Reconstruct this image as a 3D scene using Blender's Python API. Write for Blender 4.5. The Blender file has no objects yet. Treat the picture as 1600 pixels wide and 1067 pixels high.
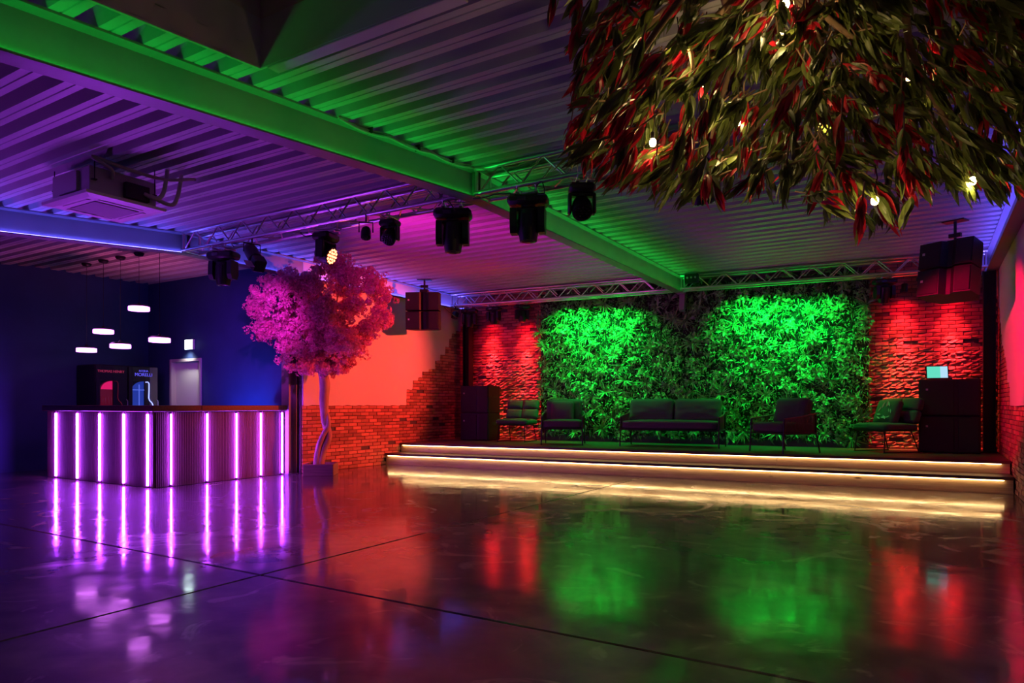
import bpy, bmesh, math, random
import numpy as np
from mathutils import Matrix, Vector, Euler

R = math.radians
random.seed(7)
SC = bpy.context.scene
COL = SC.collection

# ------------------------------------------------------------------ camera
EYE = 1.13
YAW = R(31.35)
cam_d = bpy.data.cameras.new('camera')
cam_d.sensor_width = 36.0
cam_d.lens = 24.0
cam_d.shift_y = 0.0616
cam_d.clip_start = 0.05
cam = bpy.data.objects.new('camera', cam_d)
COL.objects.link(cam)
cam.location = (0, 0, EYE)
cam.rotation_euler = (R(90), 0, YAW)
SC.camera = cam

# ------------------------------------------------------------------ world + exposure
world = bpy.data.worlds.new('world')
SC.world = world
world.use_nodes = True
world.node_tree.nodes['Background'].inputs[0].default_value = (0.50, 0.22, 0.72, 1)
world.node_tree.nodes['Background'].inputs[1].default_value = 0.012
SC.view_settings.view_transform = 'Standard'
SC.view_settings.look = 'None'
SC.view_settings.gamma = 1.0
SC.view_settings.exposure = 0.0
SC.view_settings.use_curve_mapping = False
try:
    SC.cycles.sample_clamp_indirect = 4.0
    SC.cycles.caustics_reflective = False
    SC.cycles.caustics_refractive = False
except Exception:
    pass

# ------------------------------------------------------------------ stage lamps (several hang free or are added fills, without a fixture)
PURPLE = (0.42, 0.045, 1.0)
def lamp(name, kind, loc, target, energy, color, angle=60, blend=0.6, size=0.1, size_y=None):
    d = bpy.data.lights.new(name, kind)
    d.energy = energy
    d.color = color
    if kind == 'SPOT':
        d.spot_size = R(angle); d.spot_blend = blend; d.shadow_soft_size = size
    elif kind == 'AREA':
        d.shape = 'RECTANGLE'; d.size = size; d.size_y = size_y or size; d.spread = R(angle)
    else:
        d.shadow_soft_size = size
    o = bpy.data.objects.new(name, d)
    COL.objects.link(o)
    o.location = loc
    if target is not None:
        o.rotation_euler = (Vector(target) - Vector(loc)).to_track_quat('-Z', 'Y').to_euler()
    return o

SLOPE_K = 0.09                       # the end wall, stage and rear truss run a little skew
def YB(x, off=0.0):
    return 12.4 + SLOPE_K * (x + 8.75) + off
SKEW = math.atan(SLOPE_K)

# green floods on the rear truss wash the plant wall
for gx, gl in ((-5.62, 1.5), (-2.20, 1.6)):
    y = YB(gx)
    o = lamp('green_flood_light', 'AREA', (gx, y - 0.62, 3.20), (gx, y - 0.02, 1.70), 58, (0.004, 1.0, 0.12), 105, size=gl, size_y=.05)
# red downlights grazing the brick: a tight beam and a soft spill from each
for rx in (-8.05, -7.25, -0.35, 0.33):
    y = YB(rx)
    lamp('red_downlight', 'SPOT', (rx, y - 0.26, 2.955), (rx, y + 0.02, 1.0), 900, (1.0, 0.040, 0.06), 27, 0.9, 0.02)
    lamp('red_downlight_mid', 'SPOT', (rx, y - 0.26, 2.955), (rx, y + 0.0, 1.3), 150, (1.0, 0.030, 0.05), 62, 1.0, 0.02)
    lamp('red_downlight_spill', 'SPOT', (rx, y - 0.26, 2.955), (rx, y + 0.03, 1.9), 16, (1.0, 0.006, 0.035), 125, 1.0, 0.02)
# red wash hung free before the rear truss, no fixture, on the side wall and the blossom tree
lamp('red_wash_light', 'SPOT', (-3.25, 11.35, 2.92), (-8.75, 8.95, 1.75), 2300, (1.0, 0.062, 0.042), 48, 0.7, 0.05)
lamp('pink_wash_light', 'SPOT', (-1.2, 8.5, 2.85), (0.94, 10.45, 1.80), 800, (1.0, 0.0, 0.065), 44, 0.6, 0.06)  # hangs free with no lamp body, for the right wall
# roof deck washes: one beside a middle-truss head, the others added lamps
lamp('purple_fill_light', 'SPOT', (-8.6, 4.9, 0.6), (-7.0, 4.0, 3.5), 90, PURPLE, 130, 1.0, 0.25)  # added fill floating before the bar, lifts purple on the deck
lamp('purple_fill_light', 'SPOT', (-10.2, 1.2, 0.7), (-7.2, 3.6, 3.4), 240, PURPLE, 120, 1.0, 0.25)  # second added fill, out of view at the left, no fixture
lamp('magenta_wash_light', 'SPOT', (-5.75, 6.1, 2.66), (-5.6, 8.6, 3.5), 130, (0.85, 0.012, 0.52), 130, 1.0, 0.06)
lamp('magenta_wash_light', 'SPOT', (-10.6, 6.3, 1.3), (-11.2, 6.2, 3.5), 130, (1.0, 0.12, 0.42), 92, 1.0, 0.15)  # added lamp floating behind the bar, pinks the bay ceiling
lamp('violet_wash_light', 'SPOT', (-6.9, 5.35, 2.62), (-9.0, 7.2, 2.2), 330, (0.72, 0.035, 0.9), 44, 0.8, 0.05)  # thrown from beside the tipped spotlight at the blossom tree
lamp('door_fill_light', 'SPOT', (-11.72, 7.60, 2.17), (-11.85, 7.84, 1.2), 14, (1.0, 0.97, 0.86), 110, 1.0, 0.04)  # added spot that brightens the grey door, no part of the sign
# blue wash behind the bar
lamp('blue_wash_light', 'SPOT', (-9.9, 7.0, 0.75), (-10.1, 7.75, 1.45), 75, (0.006, 0.10, 1.0), 130, 0.9, 0.1)
# upward throw of the light strips lying on the beam flanges
def strip_lamp(x, side, y0, y1, energy, color):
    zc = 3.20 + .03 - .083 * max(0, 5.7 - (y0 + y1) / 2)
    o = lamp('beam_strip_light', 'AREA', (x + side * .085, (y0 + y1) / 2, zc), None, energy, color, 150, size=.02, size_y=y1 - y0)
    slope = .083 if y1 < 5.8 else 0.0
    o.rotation_euler = Euler((math.pi + math.atan(slope), side * R(12), 0), 'XYZ')
    return o
GRN, BLU = (0.005, 1.0, 0.10), (0.11, 0.08, 1.0)
strip_lamp(-3.93, 1, -2.0, 5.6, 3.8, GRN)
strip_lamp(-3.93, 1, 5.8, 12.4, 4, GRN)
strip_lamp(-8.75, 1, -2.0, 5.6, 13, BLU)
strip_lamp(-8.75, 1, 5.8, 12.2, 12, BLU)
strip_lamp(0.85, -1, 5.8, 12.9, 12, BLU)

# ------------------------------------------------------------------ mesh helpers
def mesh_from(name, v, f, smooth=None, recalc=True):
    me = bpy.data.meshes.new(name)
    me.from_pydata(v, [], f)
    if recalc:
        bm = bmesh.new(); bm.from_mesh(me)
        bmesh.ops.recalc_face_normals(bm, faces=bm.faces)
        bm.to_mesh(me); bm.free()
    if smooth is not None:
        me.polygons.foreach_set('use_smooth', [True] * len(me.polygons))
        if smooth < 170:
            me.set_sharp_from_angle(angle=R(smooth))
    me.update()
    return me

class MB:
    def __init__(s):
        s.v = []; s.f = []
    def add(s, v, f, M=None):
        o = len(s.v)
        if M is not None:
            v = [tuple(M @ Vector(p)) for p in v]
        s.v.extend([tuple(p) for p in v])
        s.f.extend([tuple(i + o for i in q) for q in f])
        return s
    def box(s, c, d, M=None, ch=0.0):
        hx, hy, hz = d[0] / 2, d[1] / 2, d[2] / 2
        if ch <= 0:
            v = [(c[0] + a * hx, c[1] + b * hy, c[2] + e * hz) for a in (-1, 1) for b in (-1, 1) for e in (-1, 1)]
            f = [(0, 1, 3, 2), (4, 6, 7, 5), (0, 4, 5, 1), (2, 3, 7, 6), (0, 2, 6, 4), (1, 5, 7, 3)]
            return s.add(v, f, M)
        ch = min(ch, hx * .9, hy * .9, hz * .9)
        v = []; idx = {}
        for a in (-1, 1):
            for b in (-1, 1):
                for e in (-1, 1):
                    idx[(a, b, e)] = len(v)
                    v += [(c[0] + a * hx, c[1] + b * (hy - ch), c[2] + e * (hz - ch)),
                          (c[0] + a * (hx - ch), c[1] + b * hy, c[2] + e * (hz - ch)),
                          (c[0] + a * (hx - ch), c[1] + b * (hy - ch), c[2] + e * hz)]
        f = []
        ring = [(-1, -1), (-1, 1), (1, 1), (1, -1)]
        for a in (-1, 1):
            f.append(tuple(idx[(a, p, q)] for p, q in ring))
            f.append(tuple(idx[(p, a, q)] + 1 for p, q in ring))
            f.append(tuple(idx[(p, q, a)] + 2 for p, q in ring))
        for a in (-1, 1):
            for b in (-1, 1):
                f.append((idx[(a, b, -1)], idx[(a, b, 1)], idx[(a, b, 1)] + 1, idx[(a, b, -1)] + 1))
                f.append((idx[(a, -1, b)], idx[(a, 1, b)], idx[(a, 1, b)] + 2, idx[(a, -1, b)] + 2))
                f.append((idx[(-1, a, b)] + 1, idx[(1, a, b)] + 1, idx[(1, a, b)] + 2, idx[(-1, a, b)] + 2))
        for k in idx.values():
            f.append((k, k + 1, k + 2))
        return s.add(v, f, M)
    def cyl(s, p0, p1, r0, r1=None, n=12, M=None):
        return s.tube([p0, p1], [r0, r0 if r1 is None else r1], n, M)
    def tube(s, pts, r, n=8, M=None, cap=True):
        pts = [Vector(p) for p in pts]
        if not isinstance(r, (list, tuple)): r = [r] * len(pts)
        v = []; f = []
        ref = None
        for i, p in enumerate(pts):
            t = (pts[min(i + 1, len(pts) - 1)] - pts[max(i - 1, 0)]).normalized()
            if ref is None:
                ref = Vector((0, 0, 1)) if abs(t.z) < .9 else Vector((1, 0, 0))
            a = t.cross(ref)
            if a.length < 1e-6: a = t.cross(Vector((0, 1, 0)))
            a.normalize(); b = a.cross(t).normalized(); ref = b
            for k in range(n):
                th = 2 * math.pi * k / n
                v.append(p + (a * math.cos(th) + b * math.sin(th)) * r[i])
        for i in range(len(pts) - 1):
            for k in range(n):
                k2 = (k + 1) % n
                f.append((i * n + k, i * n + k2, (i + 1) * n + k2, (i + 1) * n + k))
        if cap:
            f.append(tuple(range(n))); f.append(tuple(range((len(pts) - 1) * n, len(pts) * n)))
        return s.add(v, f, M)
    def lathe(s, prof, n=20, M=None):
        v = []; f = []
        for r, z in prof:
            for k in range(n):
                th = 2 * math.pi * k / n
                v.append((r * math.cos(th), r * math.sin(th), z))
        for i in range(len(prof) - 1):
            for k in range(n):
                k2 = (k + 1) % n
                f.append((i * n + k, i * n + k2, (i + 1) * n + k2, (i + 1) * n + k))
        f.append(tuple(range(n))); f.append(tuple(range((len(prof) - 1) * n, len(prof) * n)))
        return s.add(v, f, M)
    def prism(s, poly, z0, z1, M=None):
        n = len(poly)
        v = [(x, y, z0) for x, y in poly] + [(x, y, z1) for x, y in poly]
        f = [tuple(range(n)), tuple(range(n, 2 * n))]
        for i in range(n):
            j = (i + 1) % n
            f.append((i, j, n + j, n + i))
        return s.add(v, f, M)
    def cushion(s, c, d, r, M=None, n=7, puff=0.0, wrinkle=0.0, seed=0):
        rnd = random.Random(seed)
        h = [x / 2 for x in d]; v = []; f = []; key = {}
        def vert(q):
            k = tuple(round(x, 5) for x in q)
            if k in key: return key[k]
            inn = [max(-h[i] + r, min(h[i] - r, q[i])) for i in range(3)]
            dv = Vector([q[i] - inn[i] for i in range(3)])
            if dv.length > 0: dv.normalize()
            p = Vector(inn) + dv * r
            if puff:
                m = min(range(3), key=lambda i: d[i]); o = [i for i in range(3) if i != m]
                k2 = (1 - (q[o[0]] / h[o[0]]) ** 2) * (1 - (q[o[1]] / h[o[1]]) ** 2)
                p[m] += math.copysign(puff * k2, q[m]) if abs(q[m]) > 1e-6 else 0
            if wrinkle:
                p += Vector([rnd.uniform(-wrinkle, wrinkle) for _ in range(3)])
            key[k] = len(v); v.append((c[0] + p.x, c[1] + p.y, c[2] + p.z))
            return key[k]
        for ax in range(3):
            a, b = [i for i in range(3) if i != ax]
            for sg in (-1, 1):
                def pt(i, j):
                    q = [0, 0, 0]
                    q[ax] = sg * h[ax]
                    q[a] = -h[a] + 2 * h[a] * i / n; q[b] = -h[b] + 2 * h[b] * j / n
                    return q
                for i in range(n):
                    for j in range(n):
                        f.append((vert(pt(i, j)), vert(pt(i + 1, j)), vert(pt(i + 1, j + 1)), vert(pt(i, j + 1))))
        return s.add(v, f, M)
    def build(s, name, m, parent=None, smooth=40, recalc=True, kind=None):
        return obj(name, mesh_from(name, s.v, s.f, smooth, recalc), m, parent, kind)

def obj(name, me, m=None, parent=None, kind=None, loc=None, rot=None, scale=None):
    if m is not None and len(me.materials) == 0:
        me.materials.append(m)
    o = bpy.data.objects.new(name, me)
    COL.objects.link(o)
    if parent is not None: o.parent = parent
    if kind: o['kind'] = kind
    if loc is not None: o.location = loc
    if rot is not None: o.rotation_euler = rot
    if scale is not None: o.scale = scale
    return o

def tag(o, label, cat, group=None):
    o['label'] = label; o['category'] = cat
    if group: o['group'] = group
    return o

def thing(name, label, cat, loc=(0, 0, 0), rz=0.0, group=None):
    o = bpy.data.objects.new(name, None)
    COL.objects.link(o)
    o.empty_display_size = 0.1
    o.location = loc; o.rotation_euler = (0, 0, rz)
    return tag(o, label, cat, group)

def dup(root, loc, rz, label=None, group=None, scale=None):
    r = root.copy(); COL.objects.link(r); r.location = loc; r.rotation_euler = (0, 0, rz)
    if scale: r.scale = scale
    if label: r['label'] = label
    if group: r['group'] = group
    for ch in list(root.children):
        c = ch.copy(); COL.objects.link(c); c.parent = r
        for g in list(ch.children):
            e = g.copy(); COL.objects.link(e); e.parent = c
    return r

def struct(o):
    o['kind'] = 'structure'
    return o

def T(x, y, z): return Matrix.Translation((x, y, z))
def RX(a): return Matrix.Rotation(a, 4, 'X')
def RY(a): return Matrix.Rotation(a, 4, 'Y')
def RZ(a): return Matrix.Rotation(a, 4, 'Z')

FW = Vector((-math.sin(YAW), math.cos(YAW), 0)); RT = Vector((math.cos(YAW), math.sin(YAW), 0))
def depth(p):
    return p[0] * FW.x + p[1] * FW.y

# ------------------------------------------------------------------ materials
MAT = {}
def mat(name, color, rough=0.5, metal=0.0, spec=0.5, bump=None, vary=None, emit=None, strength=0.0, coat=0.0, rand=0.0, alpha=1.0, trans=0.0, sss=0.0):
    """bump = (scale, strength); vary = (scale, second colour, contrast); rand = per-piece brightness spread"""
    m = bpy.data.materials.new(name); m.use_nodes = True
    nt = m.node_tree; b = nt.nodes['Principled BSDF']
    b.inputs['Base Color'].default_value = (*color, 1)
    b.inputs['Roughness'].default_value = rough
    b.inputs['Metallic'].default_value = metal
    b.inputs['Specular IOR Level'].default_value = spec
    b.inputs['Coat Weight'].default_value = coat
    b.inputs['Alpha'].default_value = alpha
    b.inputs['Transmission Weight'].default_value = trans
    tc = nt.nodes.new('ShaderNodeTexCoord')
    src = None
    if vary:
        n = nt.nodes.new('ShaderNodeTexNoise'); n.inputs['Scale'].default_value = vary[0]; n.inputs['Detail'].default_value = 5
        nt.links.new(tc.outputs['Object'], n.inputs['Vector'])
        rp = nt.nodes.new('ShaderNodeValToRGB')
        rp.color_ramp.elements[0].position = .5 - vary[2]; rp.color_ramp.elements[1].position = .5 + vary[2]
        rp.color_ramp.elements[0].color = (*color, 1); rp.color_ramp.elements[1].color = (*vary[1], 1)
        nt.links.new(n.outputs['Fac'], rp.inputs['Fac'])
        src = rp.outputs['Color']
    if rand:
        oi = nt.nodes.new('ShaderNodeObjectInfo'); ge = nt.nodes.new('ShaderNodeNewGeometry')
        ad = nt.nodes.new('ShaderNodeMath'); ad.operation = 'ADD'
        nt.links.new(oi.outputs['Random'], ad.inputs[0]); nt.links.new(ge.outputs['Random Per Island'], ad.inputs[1])
        fr = nt.nodes.new('ShaderNodeMath'); fr.operation = 'FRACT'; nt.links.new(ad.outputs[0], fr.inputs[0])
        mr = nt.nodes.new('ShaderNodeMapRange'); mr.inputs['To Min'].default_value = 1 - rand; mr.inputs['To Max'].default_value = 1 + rand
        nt.links.new(fr.outputs[0], mr.inputs['Value'])
        hs = nt.nodes.new('ShaderNodeHueSaturation'); hs.inputs['Color'].default_value = (*color, 1)
        if src: nt.links.new(src, hs.inputs['Color'])
        nt.links.new(mr.outputs[0], hs.inputs['Value'])
        src = hs.outputs['Color']
    if src: nt.links.new(src, b.inputs['Base Color'])
    if bump:
        n2 = nt.nodes.new('ShaderNodeTexNoise'); n2.inputs['Scale'].default_value = bump[0]; n2.inputs['Detail'].default_value = 6
        nt.links.new(tc.outputs['Object'], n2.inputs['Vector'])
        bp = nt.nodes.new('ShaderNodeBump'); bp.inputs['Strength'].default_value = bump[1]; bp.inputs['Distance'].default_value = 0.01
        nt.links.new(n2.outputs['Fac'], bp.inputs['Height']); nt.links.new(bp.outputs[0], b.inputs['Normal'])
    if emit:
        b.inputs['Emission Color'].default_value = (*emit, 1); b.inputs['Emission Strength'].default_value = strength
    MAT[name] = m
    return m

def thin(name, w):
    """let part of the light through a petal or leaf"""
    nt = MAT[name].node_tree; b = nt.nodes['Principled BSDF']; out = nt.nodes['Material Output']
    tr = nt.nodes.new('ShaderNodeBsdfTranslucent'); mx = nt.nodes.new('ShaderNodeMixShader'); mx.inputs[0].default_value = w
    if b.inputs['Base Color'].links: nt.links.new(b.inputs['Base Color'].links[0].from_socket, tr.inputs['Color'])
    else: tr.inputs['Color'].default_value = b.inputs['Base Color'].default_value
    nt.links.new(b.outputs[0], mx.inputs[1]); nt.links.new(tr.outputs[0], mx.inputs[2]); nt.links.new(mx.outputs[0], out.inputs['Surface'])

def wood(name, c0, c1, rough=0.5, scale=(1.2, 22, 22), knots=False):
    m = mat(name, c0, rough); nt = m.node_tree; b = nt.nodes['Principled BSDF']
    tc = nt.nodes.new('ShaderNodeTexCoord'); mp = nt.nodes.new('ShaderNodeMapping')
    mp.inputs['Scale'].default_value = scale
    nt.links.new(tc.outputs['Object'], mp.inputs['Vector'])
    n = nt.nodes.new('ShaderNodeTexNoise'); n.inputs['Scale'].default_value = 2.0; n.inputs['Detail'].default_value = 6; n.inputs['Distortion'].default_value = .6
    nt.links.new(mp.outputs[0], n.inputs['Vector'])
    rp = nt.nodes.new('ShaderNodeValToRGB')
    rp.color_ramp.elements[0].position = .35; rp.color_ramp.elements[1].position = .7
    rp.color_ramp.elements[0].color = (*c0, 1); rp.color_ramp.elements[1].color = (*c1, 1)
    nt.links.new(n.outputs['Fac'], rp.inputs['Fac'])
    out = rp.outputs['Color']
    if knots:
        mp2 = nt.nodes.new('ShaderNodeMapping'); mp2.inputs['Scale'].default_value = (1.6, 1.6, 5.5)
        nt.links.new(tc.outputs['Object'], mp2.inputs['Vector'])
        vo = nt.nodes.new('ShaderNodeTexVoronoi'); vo.inputs['Scale'].default_value = 1.0
        nt.links.new(mp2.outputs[0], vo.inputs['Vector'])
        r2 = nt.nodes.new('ShaderNodeValToRGB')
        r2.color_ramp.elements[0].position = .03; r2.color_ramp.elements[1].position = .10
        r2.color_ramp.elements[0].color = (.12, .06, .03, 1); r2.color_ramp.elements[1].color = (1, 1, 1, 1)
        nt.links.new(vo.outputs['Distance'], r2.inputs['Fac'])
        mx = nt.nodes.new('ShaderNodeMix'); mx.data_type = 'RGBA'; mx.blend_type = 'MULTIPLY'; mx.inputs[0].default_value = 1
        nt.links.new(out, mx.inputs[6]); nt.links.new(r2.outputs['Color'], mx.inputs[7])
        out = mx.outputs[2]
    nt.links.new(out, b.inputs['Base Color'])
    return m

def concrete():
    m = mat('polished_concrete', (.05, .045, .04), .2); nt = m.node_tree; b = nt.nodes['Principled BSDF']
    tc = nt.nodes.new('ShaderNodeTexCoord')
    def noise(scale, detail, dist=0.0, sc=(1, 1, 1)):
        mp = nt.nodes.new('ShaderNodeMapping'); mp.inputs['Scale'].default_value = sc
        nt.links.new(tc.outputs['Object'], mp.inputs['Vector'])
        n = nt.nodes.new('ShaderNodeTexNoise'); n.inputs['Scale'].default_value = scale; n.inputs['Detail'].default_value = detail
        n.inputs['Distortion'].default_value = dist; nt.links.new(mp.outputs[0], n.inputs['Vector']); return n
    def ramp(fac, a, b_, ca, cb):
        r = nt.nodes.new('ShaderNodeValToRGB')
        r.color_ramp.elements[0].position = a; r.color_ramp.elements[1].position = b_
        r.color_ramp.elements[0].color = (*ca, 1); r.color_ramp.elements[1].color = (*cb, 1)
        nt.links.new(fac, r.inputs['Fac']); return r.outputs['Color']
    n1 = noise(0.9, 8, .8); n2 = noise(5.0, 8, .4); n3 = noise(1.7, 10, 2.2)
    c1 = ramp(n1.outputs['Fac'], .38, .66, (.030, .024, .022), (.17, .130, .105))
    c2 = ramp(n2.outputs['Fac'], .35, .7, (.55, .55, .55), (1.25, 1.2, 1.15))
    mx = nt.nodes.new('ShaderNodeMix'); mx.data_type = 'RGBA'; mx.blend_type = 'MULTIPLY'; mx.inputs[0].default_value = 1
    nt.links.new(c1, mx.inputs[6]); nt.links.new(c2, mx.inputs[7])
    # pale burnished blotches left by the trowel
    c3 = ramp(n3.outputs['Fac'], .60, .66, (0, 0, 0), (1, 1, 1))
    mx2 = nt.nodes.new('ShaderNodeMix'); mx2.data_type = 'RGBA'
    nt.links.new(c3, mx2.inputs[0]); nt.links.new(mx.outputs[2], mx2.inputs[6]); mx2.inputs[7].default_value = (.22, .18, .15, 1)
    nt.links.new(mx2.outputs[2], b.inputs['Base Color'])
    ra = ramp(n3.outputs['Fac'], .3, .75, (.05,) * 3, (.18,) * 3)
    rb = ramp(n2.outputs['Fac'], .3, .75, (.75,) * 3, (1.2,) * 3)
    mx3 = nt.nodes.new('ShaderNodeMix'); mx3.data_type = 'RGBA'; mx3.blend_type = 'MULTIPLY'; mx3.inputs[0].default_value = 1
    nt.links.new(ra, mx3.inputs[6]); nt.links.new(rb, mx3.inputs[7])
    nt.links.new(mx3.outputs[2], b.inputs['Coat Roughness'])
    b.inputs['Roughness'].default_value = .48; b.inputs['Coat Weight'].default_value = 1.0; b.inputs['Coat IOR'].default_value = 1.5
    b.inputs['Specular IOR Level'].default_value = .40
    n4 = noise(2.2, 4, .3)
    bp = nt.nodes.new('ShaderNodeBump'); bp.inputs['Strength'].default_value = .10; bp.inputs['Distance'].default_value = .02
    nt.links.new(n4.outputs['Fac'], bp.inputs['Height']); nt.links.new(bp.outputs[0], b.inputs['Normal']); nt.links.new(bp.outputs[0], b.inputs['Coat Normal'])
    return m

concrete()
mat('joint', (.012, .011, .010), .8)
mat('deck', (.50, .49, .50), .42, spec=.4, bump=(3, .05), vary=(2.0, (.42, .41, .42), .25))
mat('steel_paint', (.26, .26, .27), .45, bump=(30, .05), vary=(4, (.22, .22, .23), .3))
mat('navy_paint', (.035, .075, .24), .7, bump=(25, .25), vary=(1.6, (.022, .05, .16), .3))
mat('plaster', (.74, .68, .60), .85, bump=(14, .12), vary=(1.2, (.68, .61, .53), .3))
mat('mortar', (.10, .085, .075), .95, bump=(60, .4))
mat('brick', (.42, .135, .085), .85, bump=(45, .5), vary=(7, (.50, .23, .16), .3), rand=.38)
mat('white_panel', (.62, .57, .52), .6, bump=(20, .04))
mat('tan_panel', (.60, .50, .38), .6)
mat('glass_dark', (.01, .01, .012), .05, spec=.8)
mat('aluminium', (.72, .72, .74), .28, 1.0)
mat('black_plastic', (.012, .012, .013), .42, bump=(80, .05))
mat('black_paint', (.006, .006, .007), .6, bump=(120, .2))
mat('black_grille', (.006, .006, .006), .55, bump=(260, .6))
mat('lens', (.02, .02, .025), .06, spec=.9)
mat('badge_pale', (.55, .52, .55), .5)
mat('rubber', (.02, .02, .02), .7)
mat('cable_grey', (.45, .42, .40), .6)
mat('hose', (.52, .49, .46), .75, bump=(30, .1))
mat('ac_plastic', (.72, .70, .70), .45)
mat('ac_steel', (.40, .40, .38), .4, .6)
mat('ac_grille', (.30, .28, .30), .6, bump=(150, .3))
wood('bar_top', (.10, .035, .025), (.17, .06, .04), .35)
wood('bar_batten', (.20, .10, .12), (.23, .12, .14), .55, (14, 14, 1.2))
wood('stage_board', (.09, .055, .035), (.15, .09, .055), .45)
wood('riser_pine', (.50, .33, .18), (.64, .45, .27), .5, (1.0, 10, 26), True)
wood('nosing', (.07, .045, .03), (.11, .07, .045), .5)
wood('planter_wood', (.20, .11, .08), (.30, .17, .12), .6)
wood('bark', (.34, .22, .17), (.52, .38, .30), .8, (9, 9, 2.0))
mat('soil', (.05, .035, .025), .95, bump=(60, .8))
mat('blossom', (.86, .36, .54), .75, rand=.22)
mat('leaf_green', (.085, .130, .026), .42, rand=.45, vary=(9, (.15, .17, .035), .3), spec=.5)
mat('leaf_red', (.55, .010, .028), .42, rand=.40, vary=(9, (.40, .012, .025), .3), spec=.5)
thin('blossom', .45); thin('leaf_green', .3); thin('leaf_red', .35)
mat('branch', (.20, .12, .07), .85, bump=(40, .6))
mat('wall_leaf', (.16, .42, .14), .38, rand=.5, spec=.5)
mat('moss_board', (.02, .035, .018), .95)
mat('fabric_green', (.055, .105, .075), .9, bump=(140, .35), vary=(5, (.045, .085, .062), .3))
mat('fabric_dark', (.075, .095, .085), .9, bump=(140, .35))
mat('rope', (.16, .11, .085), .8, bump=(90, .5))
mat('print_leaf', (.30, .42, .34), .85)
mat('print_pink', (.55, .18, .24), .85)
mat('black_metal', (.018, .018, .019), .4, .4)
mat('door_grey', (.80, .80, .74), .55)
mat('frame_grey', (.56, .50, .50), .5)
mat('fridge_black', (.012, .010, .014), .35)
mat('fridge_grey', (.16, .15, .17), .45)
def glow(name, c, s): return mat(name, (0.02, 0.02, 0.02), .5, emit=c, strength=s)
glow('led_purple', PURPLE, 85)
glow('led_green', (.005, 1, .06), 9)
glow('led_blue', (.10, .085, 1), 32)
glow('led_warm', (1, .64, .27), 15)
glow('pendant_glow', (.75, .17, 1.0), 7)
glow('bulb_glow', (1, .62, .24), 60)
glow('head_red', (1, .16, .07), 9)
glow('sign_glow', (.72, 1, .94), 7)
glow('screen_glow', (.12, .75, .55), 1.0)
glow('screen_glow_pale', (.45, .75, .95), 1.0)
glow('fridge_red', (.9, .01, .16), .75)
glow('fridge_red_dim', (.75, .02, .12), .10)
glow('fridge_blue', (.02, .06, .55), .55)
glow('fridge_blue_bar', (.10, .16, .85), .9)
glow('neon_blue', (.26, .30, 1), 2.6)
glow('neon_text_blue', (.12, .10, .9), 1.0)
glow('neon_text_red', (.8, .05, .18), .35)
glow('status_dot', (.9, .35, .4), .5)
mat('sign_green', (.02, .32, .16), .5)

# ================================================================== STRUCTURE
XL, XS, XG, XR = -13.1, -8.75, -3.93, 0.94      # bar wall, side wall, middle beam, right wall
YBAR, YMID = 7.75, 5.70
ZB, BH = 3.20, 0.29                             # beam underside, beam height
RISE = 0.083
def roof_drop(y): return RISE * max(0.0, YMID - y)
def YS(x, off=0.0): return 10.19 + SLOPE_K * (x + 8.75) + off   # stage front line
ZST = 0.39

def sbox(mb, x0, x1, y0f, y1f, z0, z1):
    """box between two lines y = f(x)"""
    v = []
    for z in (z0, z1):
        v += [(x0, y0f(x0), z), (x1, y0f(x1), z), (x1, y1f(x1), z), (x0, y1f(x0), z)]
    mb.add(v, [(0, 1, 2, 3), (4, 5, 6, 7), (0, 1, 5, 4), (1, 2, 6, 5), (2, 3, 7, 6), (3, 0, 4, 7)])
    return mb

# ---- floor: four poured slabs with sawn joints
m = MB(); m.box(((XL + XR) / 2, 5.3, -.06), (XR - XL + .6, 17.0, .06))
floor = struct(m.build('floor', MAT['joint'], smooth=None))
XJ, YJ, G = -3.78, 3.0, .007
for (x0, x1, y0, y1) in ((XL - .2, XJ - G, -3, YJ - G), (XJ + G, XR + .2, -3, YJ - G), (XL - .2, XJ - G, YJ + G, 13.6), (XJ + G, XR + .2, YJ + G, 13.6)):
    m = MB(); m.box(((x0 + x1) / 2, (y0 + y1) / 2, -.015), (x1 - x0, y1 - y0, .03), ch=.006)
    m.build('concrete_slab', MAT['polished_concrete'], floor, smooth=None)

# ---- ceiling: trapezoidal roof deck, ribs running across the hall
PER, RIBH = .25, .105
def deck_mesh(x0, x1, y0, y1, th=.004):
    prof = []
    k = math.floor(y0 / PER) - 1
    pts = []
    while k * PER < y1 + PER:
        b = k * PER
        pts += [(b, 0), (b + .055, 0), (b + .060, .006), (b + .065, .006), (b + .070, 0), (b + .125, 0), (b + .155, RIBH), (b + .180, RIBH), (b + .1825, RIBH - .005), (b + .190, RIBH - .005), (b + .1925, RIBH), (b + .22, RIBH)]
        k += 1
    def at(y):
        for (a, za), (c, zc) in zip(pts, pts[1:]):
            if a <= y <= c and c > a: return za + (zc - za) * (y - a) / (c - a)
        return 0
    prof = [(y0, at(y0))] + [p for p in pts if y0 + 1e-4 < p[0] < y1 - 1e-4] + [(y1, at(y1))]
    v = []; f = []
    for y, z in prof:
        zz = ZB + BH + .001 + z - roof_drop(y)
        v += [(x0, y, zz), (x1, y, zz), (x0, y, zz + th), (x1, y, zz + th)]
    for i in range(len(prof) - 1):
        a = 4 * i; b = a + 4
        f += [(a, b, b + 1, a + 1), (a + 2, a + 3, b + 3, b + 2), (a, a + 2, b + 2, b), (a + 1, b + 1, b + 3, a + 3)]
    return mesh_from('deck', v, f, None, False)
HX0, HX1, HY0, HY1 = -3.58, -2.05, 0.9, 2.84       # roof light opening
ceiling = struct(obj('ceiling', deck_mesh(XL - .15, XR + .3, YMID, 13.6), MAT['deck']))
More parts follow.
